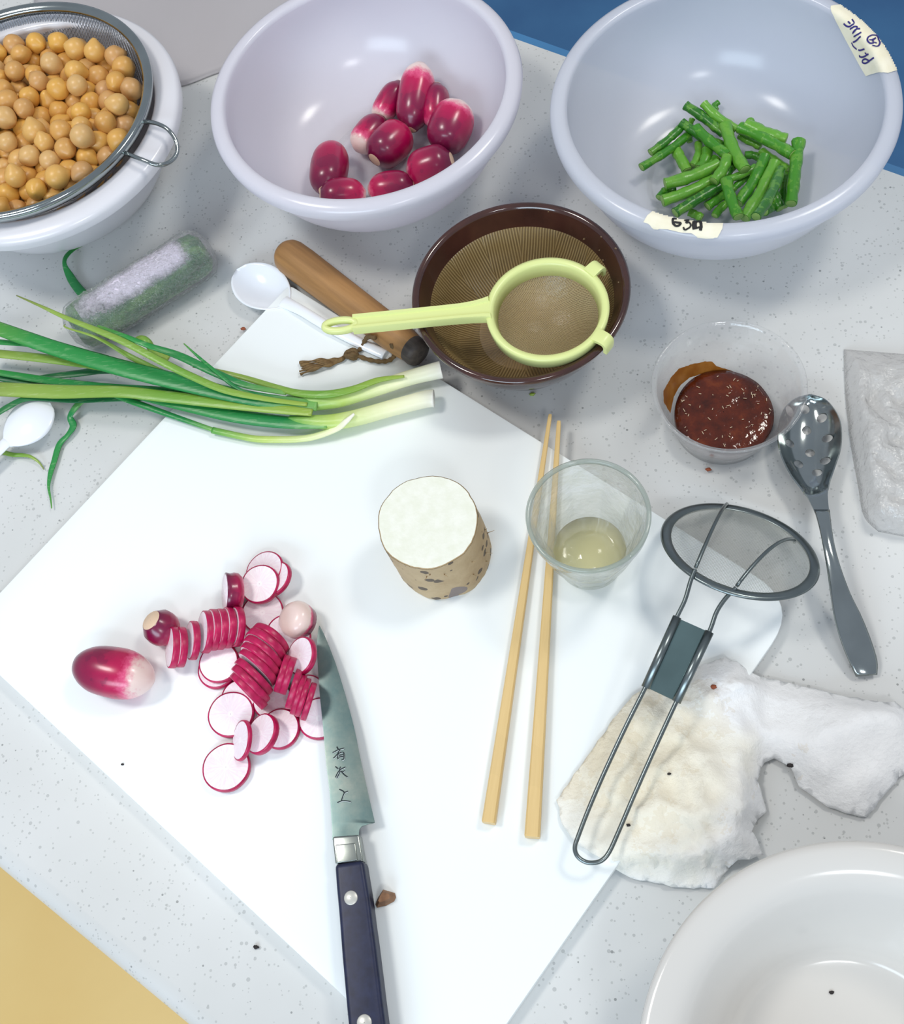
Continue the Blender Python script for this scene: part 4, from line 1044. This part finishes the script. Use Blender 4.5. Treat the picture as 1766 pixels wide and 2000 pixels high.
top = V[nz * seg:]
mk('skin', V, F, M_yam, yam, sharp=60)
c = yt.copy(); ins = [c + (p - c) * .978 + Vector((0, 0, .0006)) for p in top]; low = [c + (p - c) * .995 for p in top]
ycf = mk('cut_face', ins + [c + Vector((0, 0, .0009))], [(k, (k + 1) % seg, seg) for k in range(seg)], M_yamcut, yam)
mk('peel_edge', low + ins, [(k, (k + 1) % seg, seg + (k + 1) % seg, seg + k) for k in range(seg)], M_yamrim, ycf)
random.seed(2); parts = []
for k in range(14):
    a = random.uniform(0, 6.28); i = random.randint(3, 12); v = V[i * seg + int(a / 6.28 * seg) % seg]; d = (v - c); d.z = 0; d.normalize()
    parts.append(tube([v, v + d * .0012 + Vector((0, 0, .001)), v + d * .003 + Vector((random.uniform(-1, 1), random.uniform(-1, 1), 1)) * .002], [.0004, .0003, .0001], 4))
tag(mk('rootlets', *merge(*parts), M_yamrim, yam), kind='stuff')

# ------------------------------------------------------------------ knife
def K2(p): return K(560, 1200, 4.547, p)
def K3(p): return K(560, 1560, 4.547, p)
left = K2([(290, 98), (280, 150), (270, 250), (275, 400), (295, 700), (325, 1000), (350, 1300), (385, 1600), (405, 1900)]) + K3([(408, 330)])
right = K2([(325, 160), (380, 290), (440, 450), (500, 640), (560, 850), (610, 1050), (650, 1250), (700, 1480), (745, 1680), (785, 1850)])
heel = K2([(785, 1850), (718, 1868), (670, 1885), (648, 1905), (640, 1940), (640, 1985)])
knife = thing('knife', 'kitchen knife with a grey steel blade and a dark riveted handle lying on the board', 'knife', at(680, 1620, BT))
def kz(py): return BT + .0105 - .006 * max(0, min(1, (1640 - py) / 420)) * 0.2
spine = smoothp(left, 4)
edge_ = smoothp([left[0]] + right, 4) + smoothp(heel, 3)[1:]
def blade():
    n = 60; V, F = [], []
    # sweep down the length: at each station spine point, edge point
    def atp(curve, y):
        for i in range(len(curve) - 1):
            (x0, y0), (x1, y1) = curve[i], curve[i + 1]
            if y0 <= y <= y1 or y1 <= y <= y0: return x0 + (x1 - x0) * (0 if y1 == y0 else (y - y0) / (y1 - y0))
        return curve[-1][0]
    ymax = 1640; e2 = smoothp([left[0]] + right, 4); neck = [(733, 1607), (718, 1610.5), (707, 1614), (702, 1620), (700.7, 1640)]
    ys = [1221.6 + (1606.5 - 1221.6) * (k / n) ** 1.15 for k in range(n + 1)] + [1608, 1610.5, 1612, 1614, 1617, 1621, 1630, 1640]
    for y in ys:
        xl = atp(spine, y); xr = atp(e2, y) if y <= 1606.9 else atp(neck, y)
        z = kz(y); wp = xr - xl; prof_th = .0017 * (0.55 + .45 * min(1, (y - 1221) / 300))
        for f, th in ((0, .92), (.04, 1), (.45, .85), (.80, .45), (1.0, .04)):
            t_ = th if y < 1608 else max(th, .6)
            V.append(at(xl + wp * f, y, z) + Vector((0, 0, prof_th * t_ / 2)))
        for f, th in ((1.0, .04), (.80, .45), (.45, .85), (.04, 1), (0, .92)):
            t_ = th if y < 1608 else max(th, .6)
            V.append(at(xl + wp * f, y, z) - Vector((0, 0, prof_th * t_ / 2)))
    m_ = 10
    for i in range(len(ys) - 1):
        for k in range(m_):
            l = (k + 1) % m_; F.append((i * m_ + k, i * m_ + l, (i + 1) * m_ + l, (i + 1) * m_ + k))
    F += [tuple(range(m_)), tuple((len(ys) - 1) * m_ + k for k in range(m_))]
    return fixn(mk('blade', V, F, M_blade, knife, sharp=25))
kb = blade()
def slab_px(poly, ztop, h, mat, name, parent, bev=.0012, seg=3):
    o = mk(name, *prism([at(x, y, ztop) for x, y in poly], h), mat, parent, smooth=False); return bevel(o, bev, seg)
slab_px([(649.5, 1634), (701, 1630), (704.5, 1650), (710, 1682), (655, 1688), (650.5, 1650)], kz(1640) + .0052, .0104, M_bolster, 'bolster', knife, .0012)
slab_px([(655, 1650), (694, 1646), (698, 1680), (658, 1686)], kz(1640) + .0060, .004, M_bolster, 'bolster_face', knife, .0006)
hl = K3([(425, 580), (440, 790), (460, 1000), (475, 1200), (490, 1400), (510, 1620), (530, 1850), (545, 2000)]); hr = K3([(680, 545), (708, 720), (738, 900), (762, 1100), (790, 1300), (812, 1480), (830, 1620), (848, 1780), (872, 1960)])
hl += [(683, 2060), (690, 2110), (704, 2140)]; hr += [(757, 2030), (764, 2090), (752, 2135)]
kh = slab_px(hl + hr[::-1], BT + .0178, .0160, M_handle, 'handle', knife, .0030, 4)
for x, y, r_ in ((685.4, 1753.5, .0042), (711.7, 1997, .0044)):
    c = at(x, y, BT + .0178); V, F = lathe([(r_, -.001), (r_, .0001), (r_ * .9, .0004), (.0002, .0006)], 32, tuple(c), cap=False); mk('rivet', V, F, M_rivet, kh)
# engraved characters on the blade
ST = [[(445, 1175), (462, 1203)], [(408, 1228), (465, 1200), (510, 1188)], [(474, 1203), (445, 1248), (415, 1278)], [(462, 1234), (452, 1262), (458, 1284)], [(462, 1234), (505, 1226), (508, 1284), (488, 1290)], [(468, 1252), (500, 1247)], [(466, 1268), (500, 1263)],
      [(432, 1350), (458, 1370)], [(522, 1356), (480, 1378), (452, 1410), (435, 1448)], [(478, 1352), (470, 1385)], [(476, 1392), (465, 1420), (445, 1455)], [(484, 1390), (508, 1420), (542, 1444)], [(492, 1400), (518, 1388)],
      [(468, 1552), (500, 1568), (514, 1580), (545, 1570)], [(514, 1582), (500, 1615), (488, 1652)], [(450, 1672), (500, 1654), (568, 1662)]]
def engr(dx, dy, mat, w, off, nm):
    parts = []
    for s in ST:
        q = smoothp([(x + dx, y + dy) for x, y in s], 4)
        parts.append(tube([at(*K2([p])[0], kz(K2([p])[0][1]) + .00085 + off) for p in q], w, 5, flat=.3))
    mk(nm, *merge(*parts), mat, kb)
engr(0, 0, M_engrave, .00042, .0001, 'engraving'); engr(4, 5, M_engrave_glint, .00032, .00005, 'engraving_glint')  # pale offset copy of the strokes paints the lit edge of the cuts

# ------------------------------------------------------------------ chopsticks
def chopstick(label, tip, butt, wt, wb, zt, zb):
    p0, p1 = at(*tip, zt), at(*butt, zb); M = frame(p1 - p0, (0, 0, 1)); L = (p1 - p0).length; V = []
    st = [(0, wt * .8), (.003, wt), (L * .5, (wt + wb) / 2), (L - .001, wb), (L, wb * .96)]
    for z, w in st:
        h = w / 2; ch = h * .25
        for x, y in ((h, h - ch), (h - ch, h), (-h + ch, h), (-h, h - ch), (-h, -h + ch), (-h + ch, -h), (h - ch, -h), (h, -h + ch)): V.append(Vector((x, y, z)))
    F = [(i * 8 + k, i * 8 + (k + 1) % 8, (i + 1) * 8 + (k + 1) % 8, (i + 1) * 8 + k) for i in range(len(st) - 1) for k in range(8)]
    F += [tuple(range(7, -1, -1)), tuple((len(st) - 1) * 8 + k for k in range(8))]
    o = local('chopstick', (V, F), M_chop, None, M, p0, smooth=False)
    return tag(o, label, 'chopstick', 'pair of wooden chopsticks beside the glass')
chopstick('left one of two long pale wooden chopsticks, slanting', (1075, 810), (955, 1608), .0027, .0085, BT + .0035, BT + .0045)
chopstick('right one of two long pale wooden chopsticks, nearer the glass', (1092, 823), (1040, 1636), .0030, .0094, BT + .0035, BT + .0050)

# ------------------------------------------------------------------ glass
gc = Vector((.0038, .2840, BT)); R0 = .0388; gh = .0765
glass = thing('drinking_glass', 'small clear faceted drinking glass with pale liquid standing on the board', 'glass', gc)
def facet(prof, seg, nf, zlo, zhi, c):
    V, F = lathe(prof, seg, c, closed=True)
    for v in V:
        z = v.z - c[2]
        if zlo < z < zhi:
            a = math.atan2(v.y - c[1], v.x - c[0]); r = math.hypot(v.y - c[1], v.x - c[0]); s = 2 * PI / nf
            k = math.cos(((a + 9 * PI) % s) - s / 2); f = 1 - (1 - math.cos(s / 2) / k) * min(1, (z - zlo) / .006 if z < zlo + .006 else (zhi - z) / .012)
            v.x = c[0] + (v.x - c[0]) * f; v.y = c[1] + (v.y - c[1]) * f
    return V, F
V, F = facet([(.0003, .0), (.0195, 0), (.0225, .0018), (.0250, .010), (.0280, .022), (.0315, .038), (.0352, .055), (.0378, .066), (R0 - .0004, gh - .003), (R0 - .0026, gh - .003), (.0350, .064), (.0322, .052), (.0285, .036), (.0250, .021), (.0225, .0105), (.0180, .0085), (.0003, .008)], 160, 10, .003, .062, tuple(gc))
fixn(mk('glass_body', V, F, M_glass, glass, sharp=50))
V, F = lathe([(R0 - .0028, gh - .0032), (R0 - .0028, gh - .001), (R0 - .0014, gh), (R0, gh - .001), (R0 - .0001, gh - .0032)], 128, tuple(gc), closed=True); fixn(mk('rim', V, F, M_glassrim, glass))
V, F = lathe([(.0003, .0089), (.0175, .0092), (.0218, .0112), (.0235, .0160), (.0242, .0175), (.0003, .0170)], 96, tuple(gc), cap=False)
liq = mk('liquid', V, F, M_liquid); tag(liq, 'pale yellow liquid at the bottom of the drinking glass', 'liquid')

# ------------------------------------------------------------------ clear cup of sauce
cc = Vector((.1030, .3894, 0)); cr = .0513; chh = .055
V, F = lathe([(.0003, .0020), (.0290, .0020), (.0315, .0012), (.0325, 0), (.0335, .0006), (.0345, .004), (.0425, .030), (.0488, .0515), (.0500, .0530), (cr, .0532), (cr + .0003, .0546), (cr - .0004, .0556), (.0496, .0552), (.0476, .0520), (.0415, .031), (.0334, .0055), (.0320, .0032), (.0003, .0030)], 128, tuple(cc), closed=True)
cup = fixn(mk('plastic_cup', V, F, M_cup)); tag(cup, 'clear disposable plastic cup holding dark brown sauce', 'cup')
sauce = thing('sauce', 'dark reddish brown sauce with white specks in the clear cup', 'sauce', (cc.x, cc.y, .0034))
V, F = [], []; seg = 72
prof = [(.0003, 1), (.010, 1), (.018, 1), (.025, 1), (.030, .98), (.0345, .9), (.0350, .6), (.0318, .05)]
for r_, t in prof:
    for k in range(seg):
        a = 2 * PI * k / seg; rr_ = r_ * (1 + (.05 * noise.noise(Vector((math.cos(a) * 1.4, math.sin(a) * 1.4, 5))) if r_ > .02 else 0))
        V.append(Vector((cc.x + rr_ * math.cos(a), cc.y + rr_ * math.sin(a), .0035 + t * .0135 + .0006 * noise.noise(Vector((rr_ * math.cos(a) * 120, rr_ * math.sin(a) * 120, 0))))))
for i in range(len(prof) - 1):
    for k in range(seg): F.append((i * seg + k, i * seg + (k + 1) % seg, (i + 1) * seg + (k + 1) % seg, (i + 1) * seg + k))
mk('sauce_body', V, F, M_sauce, sauce)
BVc = bvh([cup])
sm = K(1240, 600, 2.703, [(150, 500), (150, 440), (190, 370), (230, 325), (300, 300), (370, 285), (410, 285), (430, 310), (500, 330), (560, 355), (600, 390), (560, 420), (480, 380), (360, 350), (290, 370), (240, 410), (205, 470), (185, 560)])
V, F = on_surface_patch(sm, BVc, .0003, 3.0, .5); mk('smear', V, F, M_smear, sauce)
random.seed(11); parts = []
for k in range(60):
    a = random.uniform(0, 6.28); r_ = .032 * math.sqrt(random.random()); p = Vector((cc.x + r_ * math.cos(a), cc.y + r_ * math.sin(a), .0175)); a2 = random.uniform(0, 6.28); d = Vector((math.cos(a2), math.sin(a2), .1)) * random.uniform(.0004, .0014)
    parts.append(tube([p - d, p + d], .00028, 5))
mk('specks', *merge(*parts), plain('pale_speck', (214, 190, 160), .4), sauce)['kind'] = 'stuff'

# ------------------------------------------------------------------ slotted steel spoon
st = thing('slotted_spoon', 'polished steel serving spoon with round holes, right of the sauce cup', 'spoon', at(1585, 860, 0))
wl = [(1583, 772), (1556, 779), (1535, 797), (1524, 825), (1521, 858), (1528, 890), (1545, 925), (1566, 953), (1580, 975), (1592, 1000)]
wr_ = [(1583, 772), (1610, 780), (1628, 798), (1640, 822), (1643, 850), (1640, 880), (1630, 910), (1620, 940), (1617, 965), (1620, 1000)]
wl = smoothp(wl, 5); wr_ = smoothp(wr_, 5); V, F = [], []; n = len(wl); m_ = 18
def spz(i, t=None):
    t = i / (n - 1); return .0140 + .004 * t + .010 * max(0, t - .75) * 2
for i in range(n):
    a, b2 = wl[i], wr_[i]; t = i / (n - 1); dep = .0125 * math.sin(PI * min(1, t * 1.15)) ** .8 if t < .87 else .0
    for k in range(m_ + 1):
        u = 2 * k / m_ - 1; x = a[0] + (b2[0] - a[0]) * k / m_; y = a[1] + (b2[1] - a[1]) * k / m_
        p = at(x, y, spz(i)); V.append(p + Vector((0, 0, -dep * (1 - abs(u) ** 2.2))))
for i in range(n - 1):
    for k in range(m_): F.append((i * (m_ + 1) + k, (i + 1) * (m_ + 1) + k, (i + 1) * (m_ + 1) + k + 1, i * (m_ + 1) + k + 1))
sb = mk('spoon_bowl', V, F, M_steel, st)
if sb.data.polygons[len(F) // 2].normal.z < 0: sb.data.flip_normals()
BVs = bvh([sb])
hol = K(1520, 760, 12.5, [(655, 490), (1068, 705), (695, 1010), (1205, 1200), (780, 1560), (1150, 1750), (500, 1830), (285, 1325)]) + [(1596, 923), (1543, 803)]
solid(sb, .0011, -1)
cv, cf = [], []
for x, y in hol:
    h_ = hit(BVs, x, y, 0)
    if h_:
        cv_, cf_ = lathe([(.0033, -.02), (.0033, .02)], 20, tuple(h_[0])); k = len(cv); cv += cv_; cf += [tuple(i + k for i in q) for q in cf_]
cut = fixn(mk('cutter', cv, cf, M_steel))
md = sb.modifiers.new('holes', 'BOOLEAN'); md.object = cut; md.operation = 'DIFFERENCE'; md.solver = 'EXACT'
bpy.context.view_layer.update()
dg = bpy.context.evaluated_depsgraph_get(); nm = bpy.data.meshes.new_from_object(sb.evaluated_get(dg)); sb.modifiers.clear(); sb.data = nm
bpy.data.objects.remove(cut, do_unlink=True)
sb.data.polygons.foreach_set('use_smooth', [True] * len(sb.data.polygons)); sb.data.set_sharp_from_angle(angle=math.radians(45))
# handle
hl_ = [(1590, 995), (1600, 1030), (1608, 1070), (1615, 1110), (1622, 1160), (1630, 1210), (1645, 1260), (1662, 1300), (1672, 1322)]
hr_ = [(1621, 995), (1625, 1030), (1632, 1070), (1645, 1115), (1662, 1160), (1684, 1205), (1702, 1250), (1714, 1290), (1714, 1318)]
V, F = [], []; A1 = smoothp(hl_, 4); A2 = smoothp(hr_, 4); n = len(A1)
for i in range(n):
    t = i / (n - 1); z = .023 + .012 * math.sin(PI * min(1, t * 1.25)) * (1 - t) - .019 * t ** 1.5
    for k in range(9):
        u = k / 8; V.append(at(A1[i][0] + (A2[i][0] - A1[i][0]) * u, A1[i][1] + (A2[i][1] - A1[i][1]) * u, z + .0012 * (1 - abs(2 * u - 1) ** 2)))
for i in range(n - 1):
    for k in range(8): F.append((i * 9 + k, (i + 1) * 9 + k, (i + 1) * 9 + k + 1, i * 9 + k + 1))
o = mk('handle', V, F, M_steel, st)
if o.data.polygons[0].normal.z < 0: o.data.flip_normals()
solid(o, .0020, -1)

# ------------------------------------------------------------------ steel skimmer with arched wires
TC = Vector((.1007, .2776, .0335)); TN = Vector((.2257, .509, .8306)).normalized(); TR = .0520
sk = thing('mesh_skimmer', 'fine mesh steel skimmer with long wire handle, leaning over the board corner', 'skimmer', (TC.x, TC.y, 0))
Mt = frame(TN, (1, 0, 0))
def onring(px, py, off=0):
    d = ray(px, py); t = (TC + TN * off - CAMP).dot(TN) / d.dot(TN); return CAMP + d * t
V, F = lathe([(TR, 0), (TR - .0008, .0012), (TR - .0022, .0016), (TR - .0062, .0012), (TR - .0070, .0006), (TR - .0068, -.0003), (TR - .002, -.0008), (TR - .0006, -.0008)], 128, closed=True)
V, F = xf((V, F), Mt, TC); fixn(mk('rim', V, F, M_steel_dark, sk))
tz = lambda r: .0005 + .0085 * (1 - (min(r, TR - .0065) / (TR - .0065)) ** 2)
mesh_basket('mesh_disc', TC, TR - .0060, tz, .00090, .00010, M_mesh3, sk, 14, 1.2, Mt)
for a, b2 in (((1358, 1112), (1420, 988)), ((1438, 1148), (1551, 1059))):
    p, q = onring(*a), onring(*b2); P = [p.lerp(q, t / 20) + TN * (.0012 + .0125 * math.sin(PI * t / 20) ** .8) for t in range(21)]
    P += [q + (q - p).normalized() * .001 - TN * .0005]
    mk('brace_wire', *tube(P, .0012, 8), M_steel_dark, sk)
def wz(py): return max(.028, .0615 - (py - 1115) / (1680 - 1115) * .0330)
w1 = [(1358, 1112), (1349, 1135), (1338, 1172), (1322, 1206), (1292, 1275), (1261, 1342), (1222, 1420), (1180, 1510), (1150, 1580), (1130, 1632), (1123, 1655), (1128, 1672), (1143, 1683), (1160, 1685), (1176, 1680), (1190, 1664), (1208, 1625), (1240, 1550), (1280, 1460), (1321, 1371), (1354, 1300), (1386, 1233), (1400, 1195), (1418, 1168), (1438, 1148)]
hz_ = smoothp([tuple(at(x, y, wz(y) + .0004)) for x, y in w1], 6)
mk('wire_handle', *tube(hz_, .0014, 8), M_steel_dark, sk)
q = K(1200, 960, 4.013, [(505, 995), (735, 1098), (478, 1640), (262, 1538)])
pl = [at(x, y, wz(y)) for x, y in q]
gp = o = mk('grip_plate', pl + [p - Vector((0, 0, .0008)) for p in pl], [(0, 1, 2, 3), (7, 6, 5, 4), (0, 4, 5, 1), (1, 5, 6, 2), (2, 6, 7, 3), (3, 7, 4, 0)], M_plate, sk, smooth=False); fixn(o)
for a, b2 in (((1323, 1205), (1261, 1343)), ((1386, 1234), (1321, 1371))):
    mk('plate_fold', *tube([at(*a, wz(a[1]) + .0006), at(*b2, wz(b2[1]) + .0006)], .0028, 12, flat=.75), M_steel_dark, gp)

# ------------------------------------------------------------------ paper towel
TP = [(1088, 1563), (1130, 1500), (1177, 1435), (1235, 1357), (1300, 1330), (1371, 1299), (1418, 1283), (1476, 1310), (1585, 1332), (1709, 1361), (1756, 1363), (1800, 1400), (1810, 1480), (1766, 1512), (1740, 1540), (1702, 1590), (1660, 1582), (1624, 1567), (1590, 1545), (1566, 1528), (1550, 1490), (1519, 1474), (1496, 1481), (1484, 1520), (1503, 1578), (1484, 1594), (1472, 1621), (1496, 1664), (1468, 1676), (1440, 1680), (1414, 1707), (1399, 1732), (1313, 1726), (1235, 1711), (1200, 1691), (1130, 1650), (1099, 1610)]
def towel():
    random.seed(21)
    W2 = [at(x, y, .016) for x, y in TP]; poly = [(p.x, p.y) for p in W2]; dense = []
    for i in range(len(poly)):
        a, b2 = poly[i], poly[(i + 1) % len(poly)]; k = max(1, int(math.dist(a, b2) / .004))
        for s in range(k):
            t = s / k; dense.append((a[0] + (b2[0] - a[0]) * t + random.uniform(-.0006, .0006), a[1] + (b2[1] - a[1]) * t + random.uniform(-.0006, .0006)))
    nb = len(dense); P = [Vector(p) for p in dense]; xs = [p[0] for p in dense]; ys = [p[1] for p in dense]; cnt = 0
    cells = {}
    for _ in range(60000):
        x, y = random.uniform(min(xs), max(xs)), random.uniform(min(ys), max(ys))
        if not inpoly(x, y, dense): continue
        px, py = proj((x, y, .016)); sp_ = .0027 if px < 1500 else .0040
        key = (int(x / .0075), int(y / .0075)); ok = True
        for i in (-1, 0, 1):
            for j in (-1, 0, 1):
                for (u, v) in cells.get((key[0] + i, key[1] + j), ()):
                    if (u - x) ** 2 + (v - y) ** 2 < sp_ ** 2: ok = False
        if ok: cells.setdefault(key, []).append((x, y)); P.append(Vector((x, y)))
    v, e, f, *_ = G.delaunay_2d_cdt(P, [], [list(range(nb))], 1, 1e-6)
    V = []
    for i, p in enumerate(v):
        px, py = proj((p.x, p.y, .016)); d = min((p.x - a) ** 2 + (p.y - b2) ** 2 for a, b2 in dense) ** .5
        wing = max(0, min(1, (px - 1480) / 120)); q = Vector((p.x, p.y, 0))
        wv = Vector((noise.noise(q * 30), noise.noise(q * 30 + Vector((5, 5, 0))), 0)) * .9
        def rg(sc, o_): return max(0, 1 - abs(noise.noise(q * sc + wv + Vector((o_, 0, 0)))) * 3.2)
        kx = math.exp(-(((px - 1430) / 95) ** 2 + ((py - 1590) / 120) ** 2))      # the high crumple near the gap
        lump_ = .0035 + .009 * kx + .004 * (noise.noise(q * 12) + .4) + .0055 * rg(15, 0) + .0034 * rg(38, 3)
        fold = max(0, 1 - abs((py - 1440) + (px - 1560) * .45 - 20) / 90)
        flat_ = .008 + .012 * fold + .005 * (noise.noise(q * 9 + Vector((2, 0, 0))) + .3) + .003 * rg(12, 1)
        near_left = max(0, min(1, (px - 1085) / 200))
        h_ = (lump_ * (1 - wing) + flat_ * wing) * min(1, .10 + d / .014) * (.25 + .75 * near_left)
        onb = max(0, min(1, (1500 - px) / 60)) if py < 1680 else max(0, min(1, (1200 - px) / 60))
        V.append(Vector((p.x, p.y, .0025 + (BT) * max(onb, .0) + h_)))
    o = mk('paper_towel', V, [tuple(q) for q in f], M_towel, smooth=True)
    bpy.context.view_layer.update()
    solid(o, .0004)
    return tag(o, 'crumpled damp white paper towel stained cream, under the skimmer handle', 'paper towel')
tw = towel()
sd = tw.modifiers.new('sub', 'SUBSURF'); sd.subdivision_type = 'SIMPLE'; sd.levels = 0; sd.render_levels = 0

# ------------------------------------------------------------------ clear bag at the right
def bag():
    random.seed(8)
    BP = [(1652, 672), (1700, 680), (1766, 690), (1860, 700), (1880, 1060), (1766, 1045), (1715, 1025), (1692, 1000), (1680, 940), (1668, 860), (1660, 780)]
    n1, n2 = 34, 30; V, F = [], []
    L = smoothp([(1652, 672), (1655, 760), (1666, 860), (1680, 940), (1692, 1000), (1720, 1030)], 7); R_ = smoothp([(1880, 690), (1885, 800), (1890, 900), (1893, 980), (1895, 1040), (1900, 1065)], 7)
    n1 = len(L)
    for i in range(n1):
        for k in range(n2 + 1):
            t = k / n2; x = L[i][0] + (R_[i][0] - L[i][0]) * t; y = L[i][1] + (R_[i][1] - L[i][1]) * t
            p = at(x, y, .008); e = min(i / 5, (n1 - 1 - i) / 5, k / 3, 1)
            q = Vector((p.x, p.y, 0))
            p.z = .001 + e * (.0125 + .008 * noise.noise(q * 22) + .005 * (1 - abs(noise.noise(q * 60)) * 2.5) + .0022 * (1 - abs(noise.noise(q * 150)) * 2))
            V.append(p)
    for i in range(n1 - 1):
        for k in range(n2): F.append((i * (n2 + 1) + k, (i + 1) * (n2 + 1) + k, (i + 1) * (n2 + 1) + k + 1, i * (n2 + 1) + k + 1))
    o = fixn(mk('plastic_bag', V, F, M_bag)); solid(o, .0002)
    tag(o, 'crinkled translucent plastic bag at the right edge, beside the steel spoon', 'plastic bag')
bag()

# ------------------------------------------------------------------ white bowl, bottom right
wc = Vector((.1320, -.0325, 0)); wr0 = .1195
V, F = lathe([(.0005, .0050), (.045, .0050), (.0620, .0058), (.0665, .0085), (.0700, .0140), (.0760, .0300), (.0860, .0560), (.0930, .0710), (.0985, .0780), (.1050, .0812), (.1140, .0826), (.1182, .0822), (wr0, .0806), (wr0 + .0002, .0788), (wr0 - .001, .0776), (.1130, .0780), (.1030, .0758), (.0960, .0700), (.0850, .0480), (.0740, .0120), (.0700, .0010), (.0680, 0), (.0650, 0), (.0630, .002), (.0005, .002)], 160, tuple(wc), cap=False)
wb = fixn(mk('ceramic_bowl', V, F, M_white)); tag(wb, 'large glossy white bowl with a broad rim at the lower right corner', 'bowl')

# ------------------------------------------------------------------ small scraps
pc = [at(x, y, BT + .005) for x, y in K3([(845, 800), (950, 830), (960, 870), (945, 905), (870, 945), (790, 962), (775, 935), (800, 870)])]
cpt = at(560 + 870 / 4.547, 1560 + 870 / 4.547, BT + .0075); base_ = [Vector((p.x, p.y, BT + .0005)) for p in pc]; n = len(pc)
V = base_ + [p.lerp(cpt, .45) + Vector((0, 0, .0015)) for p in pc] + [cpt]
F = [(k, (k + 1) % n, n + (k + 1) % n, n + k) for k in range(n)] + [(n + k, n + (k + 1) % n, 2 * n) for k in range(n)] + [tuple(range(n - 1, -1, -1))]
tag(mk('peel_scrap', V, F, M_peel, smooth=False), 'small brown wedge of yam peel beside the knife handle', 'scrap')
CRB = [(239, 1493, BT, .0007, M_crumb, 'tiny dark crumb on the board below the radish slices'), (500, 1850, 0, .0012, M_crumb, 'black seed-like speck on the counter by the board edge'), (1393, 1342, .032, .0014, M_crumb_r, 'rusty red crumb on the paper towel'),
       (1228, 1612, .022, .0009, M_crumb, 'round black dot on the towel near the wire loop'), (1306, 1512, .032, .0008, M_crumb, 'small black dot in the middle of the towel'), (1547, 1495, .010, .0016, M_crumb, 'curled black scrap under the lifted towel wing'),
       (1624, 1938, .008, .0010, M_crumb, 'tiny black crumb in the bottom right bowl'), (475, 642, .002, .0014, M_crumb_r, 'orange crumb by the top corner of the board'), (1384, 917, .0015, .0014, M_crumb_r, 'ochre drip on the counter below the sauce cup'), (1040, 770, .001, .0014, M_leaf_y, 'tiny green scrap on the counter below the mortar')]
BVt = None
for k, (x, y, z, r_, mt, lab) in enumerate(CRB):
    if 'towel' in lab:
        if BVt is None: BVt = bvh([tw])
        h_ = hit(BVt, x, y, .0006); c = h_[0] if h_ else at(x, y, z)
    elif 'bottom right bowl' in lab: c = hit(bvh([wb]), x, y, .0006)[0]
    else: c = at(x, y, z + r_ * .8)
    random.seed(k); bm = bmesh.new(); bmesh.ops.create_icosphere(bm, subdivisions=2, radius=r_)
    for v in bm.verts: v.co *= 1 + .5 * noise.noise(v.co * 1500 + Vector((k, 0, 0))); v.co.x *= 1.5; v.co.z *= .7
    V = [v.co + c for v in bm.verts]; F = [tuple(v.index for v in f.verts) for f in bm.faces]; bm.free()
    tag(mk('crumb', V, F, mt), lab, 'crumb')
